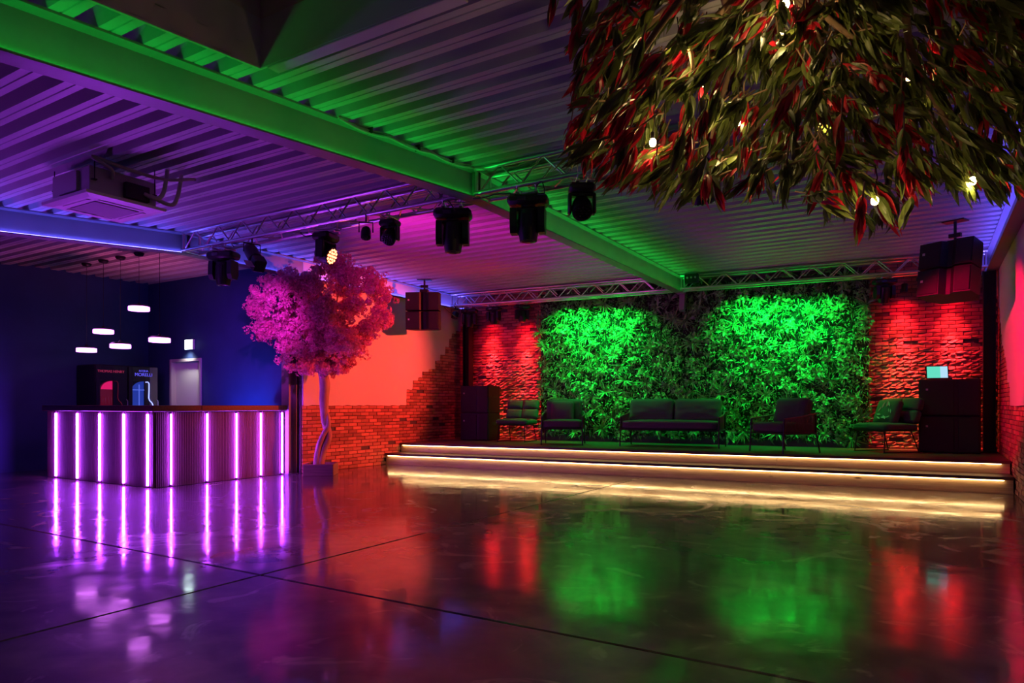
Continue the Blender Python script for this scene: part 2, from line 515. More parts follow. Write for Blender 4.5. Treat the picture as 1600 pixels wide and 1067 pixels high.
for a in ((XL - .15, HX0, -3, YMID), (HX1, XR + .3, -3, YMID), (HX0, HX1, HY1, YMID), (HX0, HX1, -3, HY0)):
    obj('roof_sheet', deck_mesh(*a), MAT['deck'], ceiling)

# ---- roof light shaft over the opening
shaft = struct(thing('trim_1', 'white boxed roof light shaft cut through the corrugated roof', 'skylight'))
zf = ZB + BH - roof_drop(HY1) - .02
def panel(name, c, d, mt, par):
    m = MB(); m.box(c, d, ch=.004); return m.build(name, MAT[mt], par, smooth=None)
cx, cy = (HX0 + HX1) / 2, (HY0 + HY1) / 2
def zdeck(y): return ZB + BH - roof_drop(y)
MYZ = Matrix(((0, 0, 1, 0), (1, 0, 0, 0), (0, 1, 0, 0), (0, 0, 0, 1)))
for z0a, z1a, ins, mt, nm in ((-.012, .30, 0, 'white_panel', 'shaft_panel'), (.301, .84, .004, 'tan_panel', 'curb_panel')):
    base_z = zdeck(HY1)
    for yy, sg in ((HY1, 1), (HY0, -1)):
        zb = zdeck(yy) + z0a if z0a < 0 else base_z + z0a
        panel(nm, (cx, yy + sg * (.01 + ins), (zb + base_z + z1a) / 2), (HX1 - HX0 + .04, .02, base_z + z1a - zb), mt, shaft)
    for xx, sg in ((HX0, -1), (HX1, 1)):
        poly = [(HY0, (zdeck(HY0) if z0a < 0 else base_z) + z0a), (HY1, base_z + z0a), (HY1, base_z + z1a), (HY0, base_z + z1a)]
        xa, xb = sorted((xx + sg * ins, xx + sg * (ins + .02)))
        m = MB(); m.prism(poly, xa, xb, MYZ); m.build(nm, MAT[mt], shaft, smooth=None)
panel('dome_glass', (cx, cy, zf + .88), (HX1 - HX0, HY1 - HY0, .03), 'glass_dark', shaft)
panel('flange_trim', (cx + .03, HY1 + .045, zf + .002), (HX1 - HX0 - .06, .09, .012), 'white_panel', shaft)

# ---- walls
m = MB(); m.box((XL - .1, 2.4, 1.9), (.2, 10.9, 3.8))
wall_left = struct(m.build('wall_left', MAT['navy_paint'], smooth=None))
m = MB()
DX0, DX1, DZ = -12.37, -11.40, 1.99
m.box(((XL - .1 + DX0) / 2, YBAR + .1, 1.9), (DX0 - XL + .1, .2, 3.8)); m.box(((DX1 + XS - .225) / 2, YBAR + .1, 1.9), (XS - .225 - DX1, .2, 3.8)); m.box(((DX0 + DX1) / 2, YBAR + .1, (DZ + 3.8) / 2), (DX1 - DX0, .2, 3.8 - DZ))
wall_bar = struct(m.build('wall_bar', MAT['navy_paint'], smooth=None))
m = MB(); sbox(m, XS - .15, XR + .15, lambda x: YB(x, .0), lambda x: YB(x, .2), 0, 3.8)
wall_back = struct(m.build('wall_back', MAT['mortar'], smooth=None))
m = MB(); m.box((XS - .125, (YBAR + 12.42) / 2, 1.9), (.2, 12.42 - YBAR, 3.8))
wall_side = struct(m.build('wall_side', MAT['mortar'], smooth=None))
YE = YB(XR)
m = MB(); m.box((XR + .125, (YE - 3) / 2, 1.9), (.2, YE + 3, 3.8))
wall_right = struct(m.build('wall_right', MAT['mortar'], smooth=None))

# ---- bricks and broken plaster edge
CO, BL = .062, .21
def brick_meshes(rough, count):
    out = []
    for k in range(count):
        rnd = random.Random(100 * rough + k)
        nx, nz = 4, 2
        L, H, D = .198, .051, .022
        v = []; f = []
        for j in range(nz + 1):
            for i in range(nx + 1):
                edge = i in (0, nx) or j in (0, nz)
                a = .0022 if not rough else .0075
                b = .0015 if not rough else .0055
                dep = -D + (rnd.uniform(0, .004) if edge else rnd.uniform(-a, a))
                if rough: dep += rnd.uniform(-.014, .004)
                v.append((-L / 2 + L * i / nx + rnd.uniform(-b, b), dep, -H / 2 + H * j / nz + rnd.uniform(-b, b)))
        w = nx + 1
        for j in range(nz):
            for i in range(nx):
                f.append((j * w + i, j * w + i + 1, (j + 1) * w + i + 1, (j + 1) * w + i))
        o = len(v)
        v += [(-L / 2, .004, -H / 2), (L / 2, .004, -H / 2), (L / 2, .004, H / 2), (-L / 2, .004, H / 2)]
        bot = list(range(0, w)); top = list(range(nz * w, nz * w + w))
        f.append(tuple([o] + [o + 1] + bot[::-1])); f.append(tuple(top + [o + 2, o + 3]))
        f.append((o, 0, w, 2 * w, o + 3)); f.append((o + 1, o + 2, 3 * w - 1, 2 * w - 1, w - 1))
        me = mesh_from('brick', v, f, None, True); me.materials.append(MAT['brick'])
        out.append((me, v, f))
    return out
SMOOTH_B = brick_meshes(0, 6); ROUGH_B = brick_meshes(1, 8)

def lay(wall, origin, ang, length, z0, z1, keep, rough, seed, push=0.0):
    """courses along the direction ang from origin; wall face normal is the local -Y"""
    rnd = random.Random(seed)
    ux, uy = math.cos(ang), math.sin(ang)
    rows = []
    nz = int((z1 - z0) / CO)
    for r in range(nz):
        z = z0 + CO * (r + .5)
        s = -(r % 2) * BL / 2 - rnd.uniform(0, .02)
        while s < length:
            a, b = max(s + .005, 0), min(s + BL - .005, length)
            s += BL
            if b - a < .03: continue
            c = (a + b) / 2
            if not keep(c, z, b - a): continue
            if rnd.random() < .022: continue                       # a brick knocked out
            px, py = origin[0] + ux * c, origin[1] + uy * c
            isr = rough and rnd.random() < rough(z)
            rows.append((px, py, z, (b - a) / .198, isr, rnd.randrange(64), rnd.uniform(-.004, .004)))
    def size(q):
        d = depth(q); lat = q[0] * RT.x + q[1] * RT.y
        u = abs(lat / d * 1067)
        if u > 790: return -1
        vx = Vector((q[0], q[1])).normalized(); face = abs(vx.dot(Vector((uy, -ux))))
        return face * q[3] / d / d
    rows.sort(key=size, reverse=True)
    rest = MB()
    for i, (px, py, z, sx, isr, k, dj) in enumerate(rows):
        me, v, f = (ROUGH_B[k % 8] if isr else SMOOTH_B[k % 6])
        M = T(px + uy * (dj + push), py - ux * (dj + push), z) @ RZ(ang) @ Matrix.Diagonal((sx, 1, 1, 1))
        if i < 298:
            o = obj('brick', me, None, wall); o.location = M.to_translation(); o.rotation_euler = (0, 0, ang); o.scale = (sx, 1, 1)
        else:
            rest.add(v, f, M)
    if rest.v:
        rest.build('brickwork', MAT['brick'], wall, smooth=None, recalc=True, kind='stuff')

EDGE = [(7.0, 1.115), (10.17, 1.115), (10.2, 1.24), (10.53, 1.55), (11.08, 1.87), (11.42, 2.12), (11.83, 2.60), (12.2, 2.86), (12.45, 3.12), (14.5, 3.3)]
def edge_z(y):
    if y < 7.0: return EDGE[0][1]
    for (a, za), (b, zb) in zip(EDGE, EDGE[1:]):
        if a <= y <= b: return za + (zb - za) * (y - a) / (b - a)
    return EDGE[-1][1]
# left-hand side wall: local course direction is +Y (its face looks to +X)
def keep_side(c, z, w):
    y = YBAR + .02 + c
    if z > edge_z(y) + .02: return False
    if y > 10.25 and z < ZST - .03: return False
    if y > 9.85 and z < .19: return False
    return True
lay(wall_side, (XS - .025, YBAR + .02), R(90), 12.38 - YBAR, 0.0, 3.3, keep_side, None, 3)
# right-hand wall (face looks to -X): direction -Y
SHIFT_R = .87
def keep_right(c, z, w):
    y = YE - .02 - c
    if z > edge_z(y - SHIFT_R) + .02: return False
    if y > 11.1 and z < ZST - .03: return False
    if y > 10.7 and z < .19: return False
    return True
lay(wall_right, (XR + .025, YE - .02), R(-90), 6.2, 0.0, 3.3, keep_right, None, 5)
# end wall, two bare strips left and right of the plant panel
PX0, PX1 = -6.92, -0.86
def rough_z(z): return max(0.0, min(1.0, (2.35 - z) / .5))
Lw = (PX0 - XS) / math.cos(SKEW) + .1
lay(wall_back, (XS, YB(XS)), SKEW, Lw, ZST, 3.5, lambda c, z, w: True, rough_z, 11)
lay(wall_back, (PX1 - .1, YB(PX1 - .1)), SKEW, (XR - PX1 + .1) / math.cos(SKEW), ZST, 3.5, lambda c, z, w: True, rough_z, 12)

def plaster(wall, xface, thick, y0, y1, shift, flip, seed):
    rnd = random.Random(seed)
    pts = []
    y = y0
    steps = []
    while y < y1:
        zz = edge_z(y - shift)
        zq = math.ceil((zz - .001) / CO) * CO
        w = rnd.uniform(.10, .24)
        if y - shift < 10.1: w = 10.1 - (y - shift) + .07
        steps.append((y, min(y + w, y1), zq)); y += w
    for (a, b, z) in steps:
        pts.append((a + rnd.uniform(0, .012), z + rnd.uniform(-.008, .008)))
        n = 3 if b - a < 1 else 24
        for i in range(1, n):
            pts.append((a + (b - a) * i / n, z + rnd.uniform(-.009, .009)))
        pts.append((b - rnd.uniform(0, .012), z + rnd.uniform(-.008, .008)))
    pts += [(y1, 3.6), (y0, 3.6)]
    m = MB()
    M = Matrix(((0, 0, 1, 0), (1, 0, 0, 0), (0, 1, 0, 0), (0, 0, 0, 1)))
    m.prism(pts, xface - thick if flip else xface, xface if flip else xface + thick, M)
    return m.build('plaster_coat', MAT['plaster'], wall, smooth=None)
plaster(wall_side, XS + .012, .04, YBAR + .02, 12.39, 0.0, True, 21)
plaster(wall_right, XR - .012, .04, -2.9, YE - .02, SHIFT_R, False, 22)

# ---- skirting under the plant panel
m = MB(); sbox(m, PX0, PX1, lambda x: YB(x, -.05), lambda x: YB(x, -.002), ZST, ZST + .13)
b_ = struct(m.build('baseboard_back', MAT['fabric_dark'], smooth=None))

# ---- door and frame behind the bar
door = struct(thing('door_1', 'plain grey door behind the bar', 'door', ((DX0 + DX1) / 2, YBAR, 0)))
dw = DX1 - DX0
m = MB(); m.box((0, .10, DZ / 2 - .01), (dw - .12, .045, DZ - .05), ch=.004); leaf = m.build('door_leaf', MAT['door_grey'], door, smooth=None)
m = MB(); m.box((0, 0, 0), (.05, .008, .16), ch=.003); m.cyl((0, -.005, .03), (0, -.06, .03), .009); m.cyl((0, -.055, .03), (.11, -.055, .03), .009)
o = m.build('handle', MAT['aluminium'], leaf); o.location = (-dw / 2 + .14, .072, 1.03)
for sx in (-1, 1):
    m = MB(); m.box((sx * (dw / 2 - .03), .05, DZ / 2), (.06, .14, DZ), ch=.004); m.build('door_jamb', MAT['frame_grey'], door, smooth=None)
m = MB(); m.box((0, .05, DZ - .028), (dw - .12, .14, .055), ch=.004); m.build('door_head', MAT['frame_grey'], door, smooth=None)

# ================================================================== STEEL FRAME
def ibeam(name, x, y0, y1, label, led, side=1, w=.15, skip_end=False):
    tf, tw = .014, .010
    prof = [(-w/2, 0), (w/2, 0), (w/2, tf), (tw/2, tf + .012), (tw/2, BH - tf - .012), (w/2, BH - tf), (w/2, BH), (-w/2, BH), (-w/2, BH - tf), (-tw/2, BH - tf - .012), (-tw/2, tf + .012), (-w/2, tf)]
    n = len(prof)
    v = [(px, y0, ZB - roof_drop(y0) + pz) for px, pz in prof] + [(px, y1, ZB - roof_drop(y1) + pz) for px, pz in prof]
    f = [tuple(range(n)), tuple(range(n, 2 * n))] + [(i, (i + 1) % n, n + (i + 1) % n, n + i) for i in range(n)]
    m = MB(); m.add(v, f)
    o = m.build(name, MAT['steel_paint'], None, smooth=30); o.location = (x, 0, 0)
    tag(o, label, 'beam', 'steel roof beams')
    for yy in (y0 + .02, y1 - .02):
        for sx in (-1, 1):
            p = MB(); p.box((sx * w * .25, yy, ZB - roof_drop(yy) + BH / 2), (w * .5 - tw / 2, .012, BH - 2 * tf)); p.build('stiffener_plate', MAT['steel_paint'], o, smooth=None)
    if led:
        a, b = y0 + .05, y1 - .05
        v = []
        for yy in (a, b):
            z = ZB - roof_drop(yy) + tf
            v += [(side * .018, yy, z + .008), (side * .032, yy, z + .005), (side * .032, yy, z + .010), (side * .018, yy, z + .013)]
        s = MB(); s.add(v, [(0, 1, 2, 3), (4, 5, 6, 7), (0, 1, 5, 4), (1, 2, 6, 5), (2, 3, 7, 6), (3, 0, 4, 7)])
        s.build('led_strip', MAT[led], o, smooth=None)
    return o
ibeam('roof_beam', XS, -2.8, YMID - .002, 'blue-lit steel roof beam above the bar counter, left of the near truss', 'led_blue')
ibeam('roof_beam', XS, YMID + .002, YB(XS) - .02, 'blue-lit steel roof beam along the top of the plastered side wall', 'led_blue')
ibeam('roof_beam', XG, -2.8, YMID - .002, 'large green-lit steel roof beam running from the top left corner', 'led_green')
ibeam('roof_beam', XG, YMID + .002, YB(XG) - .25, 'green-lit steel roof beam leading to the plant wall', 'led_green')
ibeam('roof_beam', XR - .09, YMID + .002, YB(XR) - .02, 'blue-lit steel roof beam at the top of the right wall', 'led_blue', -1)

def hcolumn(label, x, y, z0, z1, rz=0.0, s=.16, mt='black_paint'):
    t = thing('steel_column', label, 'column', (x, y, z0), rz, 'steel columns')
    h = z1 - z0
    for sy in (-1, 1):
        m = MB(); m.box((0, sy * (s / 2 - .005), h / 2), (s, .010, h - .012)); m.build('flange', MAT[mt], t, smooth=None)
    m = MB(); m.box((0, 0, h / 2), (.008, s - .022, h - .012)); m.build('web', MAT[mt], t, smooth=None)
    m = MB(); m.box((0, 0, .006), (s + .06, s + .06, .012)); m.build('base_plate', MAT[mt], t, smooth=None)
    return t
hcolumn('dark steel column behind the left speaker stack, in the corner', XS + .22, 12.16, ZST, ZB, R(90))
hcolumn('dark steel column behind the right speaker stack, in the corner', XR - .13, YB(XR) - .42, ZST, ZB, R(90))
hcolumn('pale steel column at the end of the bar, behind the blossom tree', XS - .16, YBAR - .12, 0, ZB, 0, .17, 'steel_paint')
# cut-off strut under the far end of the green beam
t = thing('steel_strut', 'short pale strut under the far end of the green beam', 'strut', (XG + .02, YB(XG) - .33, ZB - .30), SKEW)
m = MB(); m.box((0, 0, .14), (.10, .10, .32), M=RX(R(-12)), ch=.006); m.build('strut_tube', MAT['steel_paint'], t, smooth=None)
m = MB(); m.box((0, .02, .292), (.16, .16, .014)); m.build('top_plate', MAT['steel_paint'], t, smooth=None)
m = MB(); m.box((0, 0, -.022), (.104, .104, .010), M=RX(R(-12))); m.build('end_cap', MAT['steel_paint'], t, smooth=None)

# ---- lighting trusses (four-chord, welded braces)
def truss(label, p0, p1, rz):
    L = (Vector(p1) - Vector(p0)).length
    t = thing('lighting_truss', label, 'truss', p0, rz, 'lighting trusses')
    w, r, rb = .24, .024, .0095
    for y in (-w / 2, w / 2):
        for z in (r, r + w):
            m = MB(); m.cyl((0, y, z), (L, y, z), r, n=10); m.build('chord', MAT['aluminium'], t)
    n = max(2, round(L / .24)); step = (L - .1) / n
    b1 = MB(); b1.cyl((0, 0, 0), (step, 0, w), rb, n=6); me1 = mesh_from('brace', b1.v, b1.f, 60)
    b2 = MB(); b2.cyl((0, 0, w), (step, 0, 0), rb, n=6); me2 = mesh_from('brace', b2.v, b2.f, 60)
    b3 = MB(); b3.cyl((0, -w / 2, 0), (step, w / 2, 0), rb, n=6); me3 = mesh_from('brace', b3.v, b3.f, 60)
    b4 = MB(); b4.cyl((0, w / 2, 0), (step, -w / 2, 0), rb, n=6); me4 = mesh_from('brace', b4.v, b4.f, 60)
    for i in range(n):
        x = .05 + i * step
        for y in (-w / 2, w / 2):
            obj('brace', (me1, me2)[i % 2], MAT['aluminium'], t, loc=(x, y, r))
        obj('brace', (me3, me4)[i % 2], MAT['aluminium'], t, loc=(x, 0, r))
    for x in (.02, L - .02):
        m = MB()
        for y in (-w / 2, w / 2): m.box((x, y, r + w / 2), (.016, .03, w))
        for z in (r, r + w): m.box((x, 0, z), (.016, w, .03))
        m.build('end_frame', MAT['aluminium'], t, smooth=None)
    return t
truss('near lighting truss between the blue and the green beam, carrying most fixtures', (XS + .09, YMID + .02, ZB), (XG - .09, YMID + .02, ZB), 0)
truss('near lighting truss running from the green beam behind the hanging foliage', (XG + .09, YMID + .02, ZB), (XR - .18, YMID + .02, ZB), 0)
def TB(x, off=0.0): return YB(x) - .58 + off
truss('rear lighting truss left of the green beam, above the plant wall', (XS + .09, TB(XS + .09), ZB), (XG - .09, TB(XG - .09), ZB), SKEW)
truss('rear lighting truss right of the green beam, above the plant wall', (XG + .09, TB(XG + .09), ZB), (XR - .18, TB(XR - .18), ZB), SKEW)

# cable bundle lying along the green beam
t = thing('cable_bundle', 'loose grey cables strapped along the top of the green beam', 'cables', (XG, 0, 0))
for k, (dx, dz, rr) in enumerate(((.085, .01, .010), (.105, .0, .008), (.095, .022, .007))):
    pts = []
    for i in range(25):
        y = 3.75 + i * (5.55 - 3.75) / 24
        sag = -.028 * abs(math.sin((y - 3.75) * 5.2 + k * .2))
        end = -.02 if i else .05
        pts.append((dx + .01 * math.sin(y * 7 + k), y, ZB + BH - roof_drop(y) - .02 + dz + sag))
    if k == 0: pts += [(.25, 5.6, ZB + BH - .05), (.5, 5.75, ZB + BH - .015), (.72, 5.62, ZB + BH - .03)]
    m = MB(); m.tube(pts, rr, 6); m.build('cable', MAT['cable_grey'], t)
for y in (4.1, 4.7, 5.2):
    m = MB(); m.box((.095, y, ZB + BH - roof_drop(y) - .018), (.06, .012, .055), ch=.004); m.build('strap', MAT['rubber'], t, smooth=None)

# ================================================================== STAGE
stage = thing('stage', 'low wooden stage with two steps edged by warm light strips', 'stage', (0, 0, 0))
sx0, sx1 = XS + .016, XR - .016
depth_st = YB(0) - YS(0)
# deck boards
nb = 15
for i in range(nb):
    o0 = -.03 + (depth_st + .03 - .03) * i / nb; o1 = -.03 + (depth_st + .0) * (i + 1) / nb - .004
    m = MB(); sbox(m, sx0, sx1, lambda x: YS(x, o0), lambda x: YS(x, o1), ZST - .035, ZST); m.build('deck_board', MAT['stage_board'], stage, smooth=None)
# steps
for (off, ztop, zbot) in ((-.42, .215, .012), (0.0, ZST - .036, .218)):
    x = sx0; k = 0
    for L in (3.2, 3.6, 2.9):
        xe = min(x + L, sx1)
        if k == 2: xe = sx1
        m = MB(); sbox(m, x, xe - .003, lambda q: YS(q, off), lambda q: YS(q, off + .025), zbot, (ztop - .04 if off < 0 else ztop)); m.build('riser_board', MAT['riser_pine'], stage, smooth=None)
        x = xe; k += 1
    zn = ztop - .04 if off < 0 else ztop
    m = MB(); sbox(m, sx0 + .06, sx1 - .10, lambda q: YS(q, off - .027), lambda q: YS(q, off - .017), zn - .012, zn - .003); m.build('led_strip', MAT['led_warm'], stage, smooth=None)
for i in range(3):
    o0, o1 = (-.45 + .15 * i, -.45 + .15 * (i + 1) - .004)
    m = MB(); sbox(m, sx0, sx1, lambda x: YS(x, o0), lambda x: YS(x, o1), .175, .215); m.build('tread_board', MAT['nosing'], stage, smooth=None)
m = MB(); sbox(m, sx0, sx1, lambda x: YS(x, -.036), lambda x: YS(x, -.031), ZST - .04, ZST); m.build('nosing_strip', MAT['nosing'], stage, smooth=None)
m = MB(); sbox(m, sx0, sx1, lambda x: YS(x, -.432), lambda x: YS(x, -.421), 0.001, .011); m.build('floor_strip', MAT['riser_pine'], stage, smooth=None)

# ================================================================== BAR COUNTER
BX0, BX1, BY0, BY1 = -11.78, -8.90, 5.34, 7.53
ZC = 1.118
bar = thing('bar_counter', 'L-shaped bar counter clad in thin battens with glowing purple vertical strips', 'bar counter', (BX1, BY0, 0))
LA, LB = BX1 - BX0, BY1 - BY0                     # local: corner at origin, legs along -X and +Y
m = MB(); m.box((-LA / 2, .31, .52), (LA - .06, .58, 1.02)); m.build('carcass', MAT['black_paint'], bar, smooth=None)
m = MB(); m.box((-.31, LB / 2 + .31, .52), (.58, LB - .66, 1.02)); m.build('carcass', MAT['black_paint'], bar, smooth=None)
m = MB(); m.box((-LA / 2 + .02, .30, ZC - .0425), (LA + .10, .72, .085), ch=.006); m.build('countertop', MAT['bar_top'], bar, smooth=None)
m = MB(); m.box((-.30, LB / 2 + .335, ZC - .0425), (.72, LB - .67, .085), ch=.006); m.build('countertop', MAT['bar_top'], bar, smooth=None)
# strip positions along the two faces, measured from the corner
SA = [-.13, -.71, -1.33, -1.95, -2.58]
SB = [.24, .79, 1.28, 1.72, 2.13]
def battens(n0, n1, skip, along):
    m = MB(); s = n0 + .012
    while s < n1 - .008:
        if all(abs(s - q) > .026 for q in skip):
            c = (s, .014, .515) if along == 'x' else (-.014, s, .515)
            d = (.016, .028, 1.02) if along == 'x' else (.028, .016, 1.02)
            m.box(c, d)
        s += .0262
    return m.build('batten_cladding', MAT['bar_batten'], bar, smooth=None, kind='stuff')
battens(-LA + .01, -.002, SA, 'x')
battens(.03, LB - .01, SB, 'y')
for s in SA:
    m = MB(); m.box((s, -.010, .515), (.009, .034, .97), ch=.003); m.build('led_strip', MAT['led_purple'], bar, smooth=None)
for s in SB:
    m = MB(); m.box((.010, s, .515), (.034, .009, .97), ch=.003); m.build('led_strip', MAT['led_purple'], bar, smooth=None)

# ================================================================== BOTTLE COOLERS behind the bar
def text_mesh(body, size, depth_, spacing=1.0):
    cu = bpy.data.curves.new('lettering', 'FONT'); cu.body = body; cu.size = size; cu.extrude = depth_; cu.align_x = 'CENTER'; cu.space_character = spacing
    o = bpy.data.objects.new('lettering', cu); COL.objects.link(o)
    dg = bpy.context.evaluated_depsgraph_get(); dg.update()
    me = bpy.data.meshes.new_from_object(o.evaluated_get(dg))
    bpy.data.objects.remove(o); return me
def cooler(label, y, kind):
    t = thing('bottle_cooler', label, 'fridge', (-12.42, y, 0), R(90), 'coolers behind the bar')
    # local: x along the front (world +Y), front face at y=0 looking to local -Y (world +X)
    W, D, H = .55, .62, 1.84
    m = MB(); m.box((0, D / 2 + .03, H / 2), (W - .01, D, H), ch=.012); m.build('cabinet', MAT['fridge_black'], t, smooth=None)
    # door with an arched window: frame made as a plate around the pane
    wx0, wx1, wz0, wz1 = -.20, .02, .35, 1.56
    arch = [(wx1, wz0), (wx1, wz1)] + [(wx1 - .22 * math.sin(a * math.pi / 16), wz1 - .16 * (1 - math.cos(a * math.pi / 16))) for a in range(1, 9)] + [(wx0, wz0)]
    M = Matrix(((1, 0, 0, 0), (0, 0, 1, 0), (0, 1, 0, 0), (0, 0, 0, 1)))
    mb = MB(); mb.box((-.235, .012, H / 2), (.07, .035, H - .04), ch=.004); mb.box((.148, .012, H / 2), (.254, .035, H - .04), ch=.004)
    mb.box((-.09, .012, .19), (.22, .035, .30)); mb.box((-.09, .012, 1.69), (.22, .035, .26)); d = mb.build('door', MAT['fridge_black'], t, smooth=None)
    pm = MB(); pm.prism(arch, .018, .024, M); pm.build('window', MAT['fridge_red_dim' if kind == 'red' else 'fridge_blue'], d, smooth=None)
    if kind == 'red':
        top = [(wx1 - .005, 1.40), (wx1 - .005, wz1 - .01)] + [(wx1 - .20 * math.sin(a * math.pi / 16), wz1 - .01 - .15 * (1 - math.cos(a * math.pi / 16))) for a in range(1, 9)]
        pm = MB(); pm.prism(top, .012, .017, M); pm.build('lit_arch', MAT['fridge_red'], d, smooth=None)
        for r_ in range(3):
            for c_ in range(4):
                b = MB(); b.lathe([(.018, 0), (.02, .01), (.02, .08), (.008, .11), (.008, .14)], 8); o = b.build('bottle', MAT['fridge_red' if r_ == 1 else 'fridge_red_dim'], d); o.location = (wx0 + .035 + c_ * .05, -.006, 1.14 - .17 * r_)
        nm, tx = 'neon_text_red', text_mesh('THOMAS HENRY', .062, .003)
    else:
        for z in (1.40, 1.10, .8):
            b = MB(); b.box((-.09, .004, z), (.215, .02, .014)); b.build('shelf', MAT['fridge_blue_bar'], d, smooth=None)
        b = MB(); b.box((-.07, .012, .95), (.012, .012, 1.1)); b.build('mullion', MAT['fridge_blue_bar'], d, smooth=None)
        nm, tx = 'neon_text_blue', text_mesh('MORELLI', .085, .003)
        t2 = text_mesh('ACQUA', .05, .003); t2.materials.clear()
        obj('lettering', t2, MAT['neon_text_blue'], t, loc=(.0, -.012, 1.735), rot=(R(90), 0, 0))
        g = MB(); g.box((.195, -.006, H / 2), (.15, .012, H - .03), ch=.004); g.build('side_panel', MAT['fridge_grey'], t, smooth=None)
    tx.materials.clear()
    obj('lettering', tx, MAT[nm], t, loc=(.0 if kind == 'blue' else -.02, -.014, 1.655 if kind == 'blue' else 1.70), rot=(R(90), 0, 0))
    ln = MB(); ln.tube([(.035, -.018, 1.545), (.075, -.018, 1.55), (.10, -.018, 1.52), (.10, -.018, 1.42), (.095, -.018, 1.25), (.115, -.018, 1.20), (.15, -.018, 1.17), (.175, -.018, 1.12), (.175, -.018, .45)], .0085 if kind == 'blue' else .006, 6)
    ln.build('neon_outline', MAT['neon_blue' if kind == 'blue' else 'fridge_red_dim'], t)
    h = MB(); h.tube([(.255, -.01, .9), (.255, -.05, .92), (.255, -.05, 1.2), (.255, -.01, 1.22)], .008, 6); h.build('handle', MAT['aluminium'], t)
    return t
cooler('black bottle cooler with a red-lit arched window behind the bar', 6.68, 'red')
cooler('black bottle cooler with a blue-lit window and glowing bottle outline', 7.25, 'blue')

# ---- pendant lamps over the bar
PEND = [(-12.02, 6.05, 2.04), (-11.50, 6.05, 2.32), (-11.0, 6.05, 2.06), (-10.48, 6.05, 2.62), (-9.98, 6.08, 2.11)]
PLAB = ['glowing pink disc pendant lamp, leftmost over the bar', 'glowing pink disc pendant lamp, second from the left over the bar', 'glowing pink disc pendant lamp in the middle of the five over the bar', 'glowing pink disc pendant lamp hanging highest over the bar', 'glowing pink disc pendant lamp, rightmost, nearest the lit exit sign']
for (x, y, z), lb in zip(PEND, PLAB):
    t = thing('pendant_lamp', lb, 'lamp', (x, y, z), 0, 'pendant lamps over the bar')
    top = 3.49 - z - .001
    m = MB(); m.lathe([(.148, -.030), (.150, -.022), (.150, .022), (.146, .030)], 32); m.build('diffuser', MAT['pendant_glow'], t)
    m = MB(); m.lathe([(.152, .031), (.154, .036), (.120, .056), (.03, .064), (.02, .085), (.012, .095)], 28); m.build('shade_cap', MAT['black_metal'], t)
    m = MB(); m.cyl((0, 0, .09), (0, 0, top - .02), .004, n=6); m.build('cord', MAT['rubber'], t)
    m = MB(); m.lathe([(.02, top - .05), (.055, top - .045), (.075, top - .02), (.075, top)], 20); m.build('ceiling_rose', MAT['black_metal'], t)

# ---- exit sign over the door
t = thing('exit_sign', 'small lit white exit sign above the grey door', 'sign', (-11.72, YBAR, 2.16))
m = MB(); m.box((0, -.025, .085), (.24, .05, .19), ch=.006); m.build('housing', MAT['ac_plastic'], t, smooth=None)
m = MB(); m.box((0, -.053, .085), (.225, .006, .175)); m.build('lit_panel', MAT['sign_glow'], t, smooth=None)

# ================================================================== BLOSSOM TREE
TX, TY = -8.36, 7.86
t = thing('planter_box', 'low square wooden planter box at the end of the bar', 'planter', (TX, TY - .06, 0), R(36))
S, Hh = .47, .185
for k, (a, b, w, d) in enumerate(((0, -1, S, .03), (0, 1, S, .03), (-1, 0, .03, S - .06), (1, 0, .03, S - .06))):
    m = MB(); m.box((a * (S / 2 - .015), b * (S / 2 - .015), Hh / 2), (w, d, Hh), ch=.004); m.build('side_board', MAT['planter_wood'], t, smooth=None)
m = MB(); m.box((0, 0, Hh / 2 - .025), (S - .065, S - .065, Hh - .06)); m.build('soil', MAT['soil'], t, smooth=None)
tree = thing('blossom_tree', 'artificial blossom tree with pink flower clusters and a twisted trunk', 'tree', (TX, TY - .06, .14))
def wtree(p): return (p[0] - TX, p[1] - TY + .06, p[2] - .14)
def cam_pt(u, v, d):
    lat = (u - 800) / 1067 * d
    p = FW * d + RT * lat
    return Vector((p.x, p.y, EYE + (632 - v) / 1067 * d))
def trunk_path(pts, rs, n=12):
    out = []; rr = []
    P = [Vector(wtree(p)) for p in pts]
    for i in range(len(P) - 1):
        p0, p1, p2, p3 = P[max(i - 1, 0)], P[i], P[i + 1], P[min(i + 2, len(P) - 1)]
        for k in range(6):
            s = k / 6
            out.append(.5 * ((2 * p1) + (-p0 + p2) * s + (2 * p0 - 5 * p1 + 4 * p2 - p3) * s * s + (-p0 + 3 * p1 - 3 * p2 + p3) * s ** 3)); rr.append(rs[i] + (rs[i + 1] - rs[i]) * s)
    out.append(P[-1]); rr.append(rs[-1])
    return out, rr
# two twisted stems joining higher up
base = Vector((TX, TY - .06, .12))
A = RT
st1 = [base + A * -.03, base + A * .02 + Vector((0, 0, .25)), base + A * .12 + Vector((0, 0, .50)), base + A * .06 + Vector((0, 0, .78)), base + A * .05 + Vector((0, 0, 1.08)), base + A * .06 + Vector((0, 0, 1.36)), base + A * .0 + Vector((0, 0, 1.62))]
p, r = trunk_path(st1, [.085, .068, .060, .062, .075, .085, .06]); m = MB(); m.tube(p, r, 12); trunk = m.build('trunk', MAT['bark'], tree, smooth=180)
st2 = [base + A * -.06 - FW * .03, base + A * -.03 - FW * .05 + Vector((0, 0, .3)), base + A * .05 - FW * .06 + Vector((0, 0, .52)), base + A * .13 - FW * .03 + Vector((0, 0, .68)), base + A * .09 + Vector((0, 0, .9))]
p, r = trunk_path(st2, [.06, .048, .042, .04, .03]); m = MB(); m.tube(p, r, 10); m.build('trunk', MAT['bark'], tree, smooth=180)
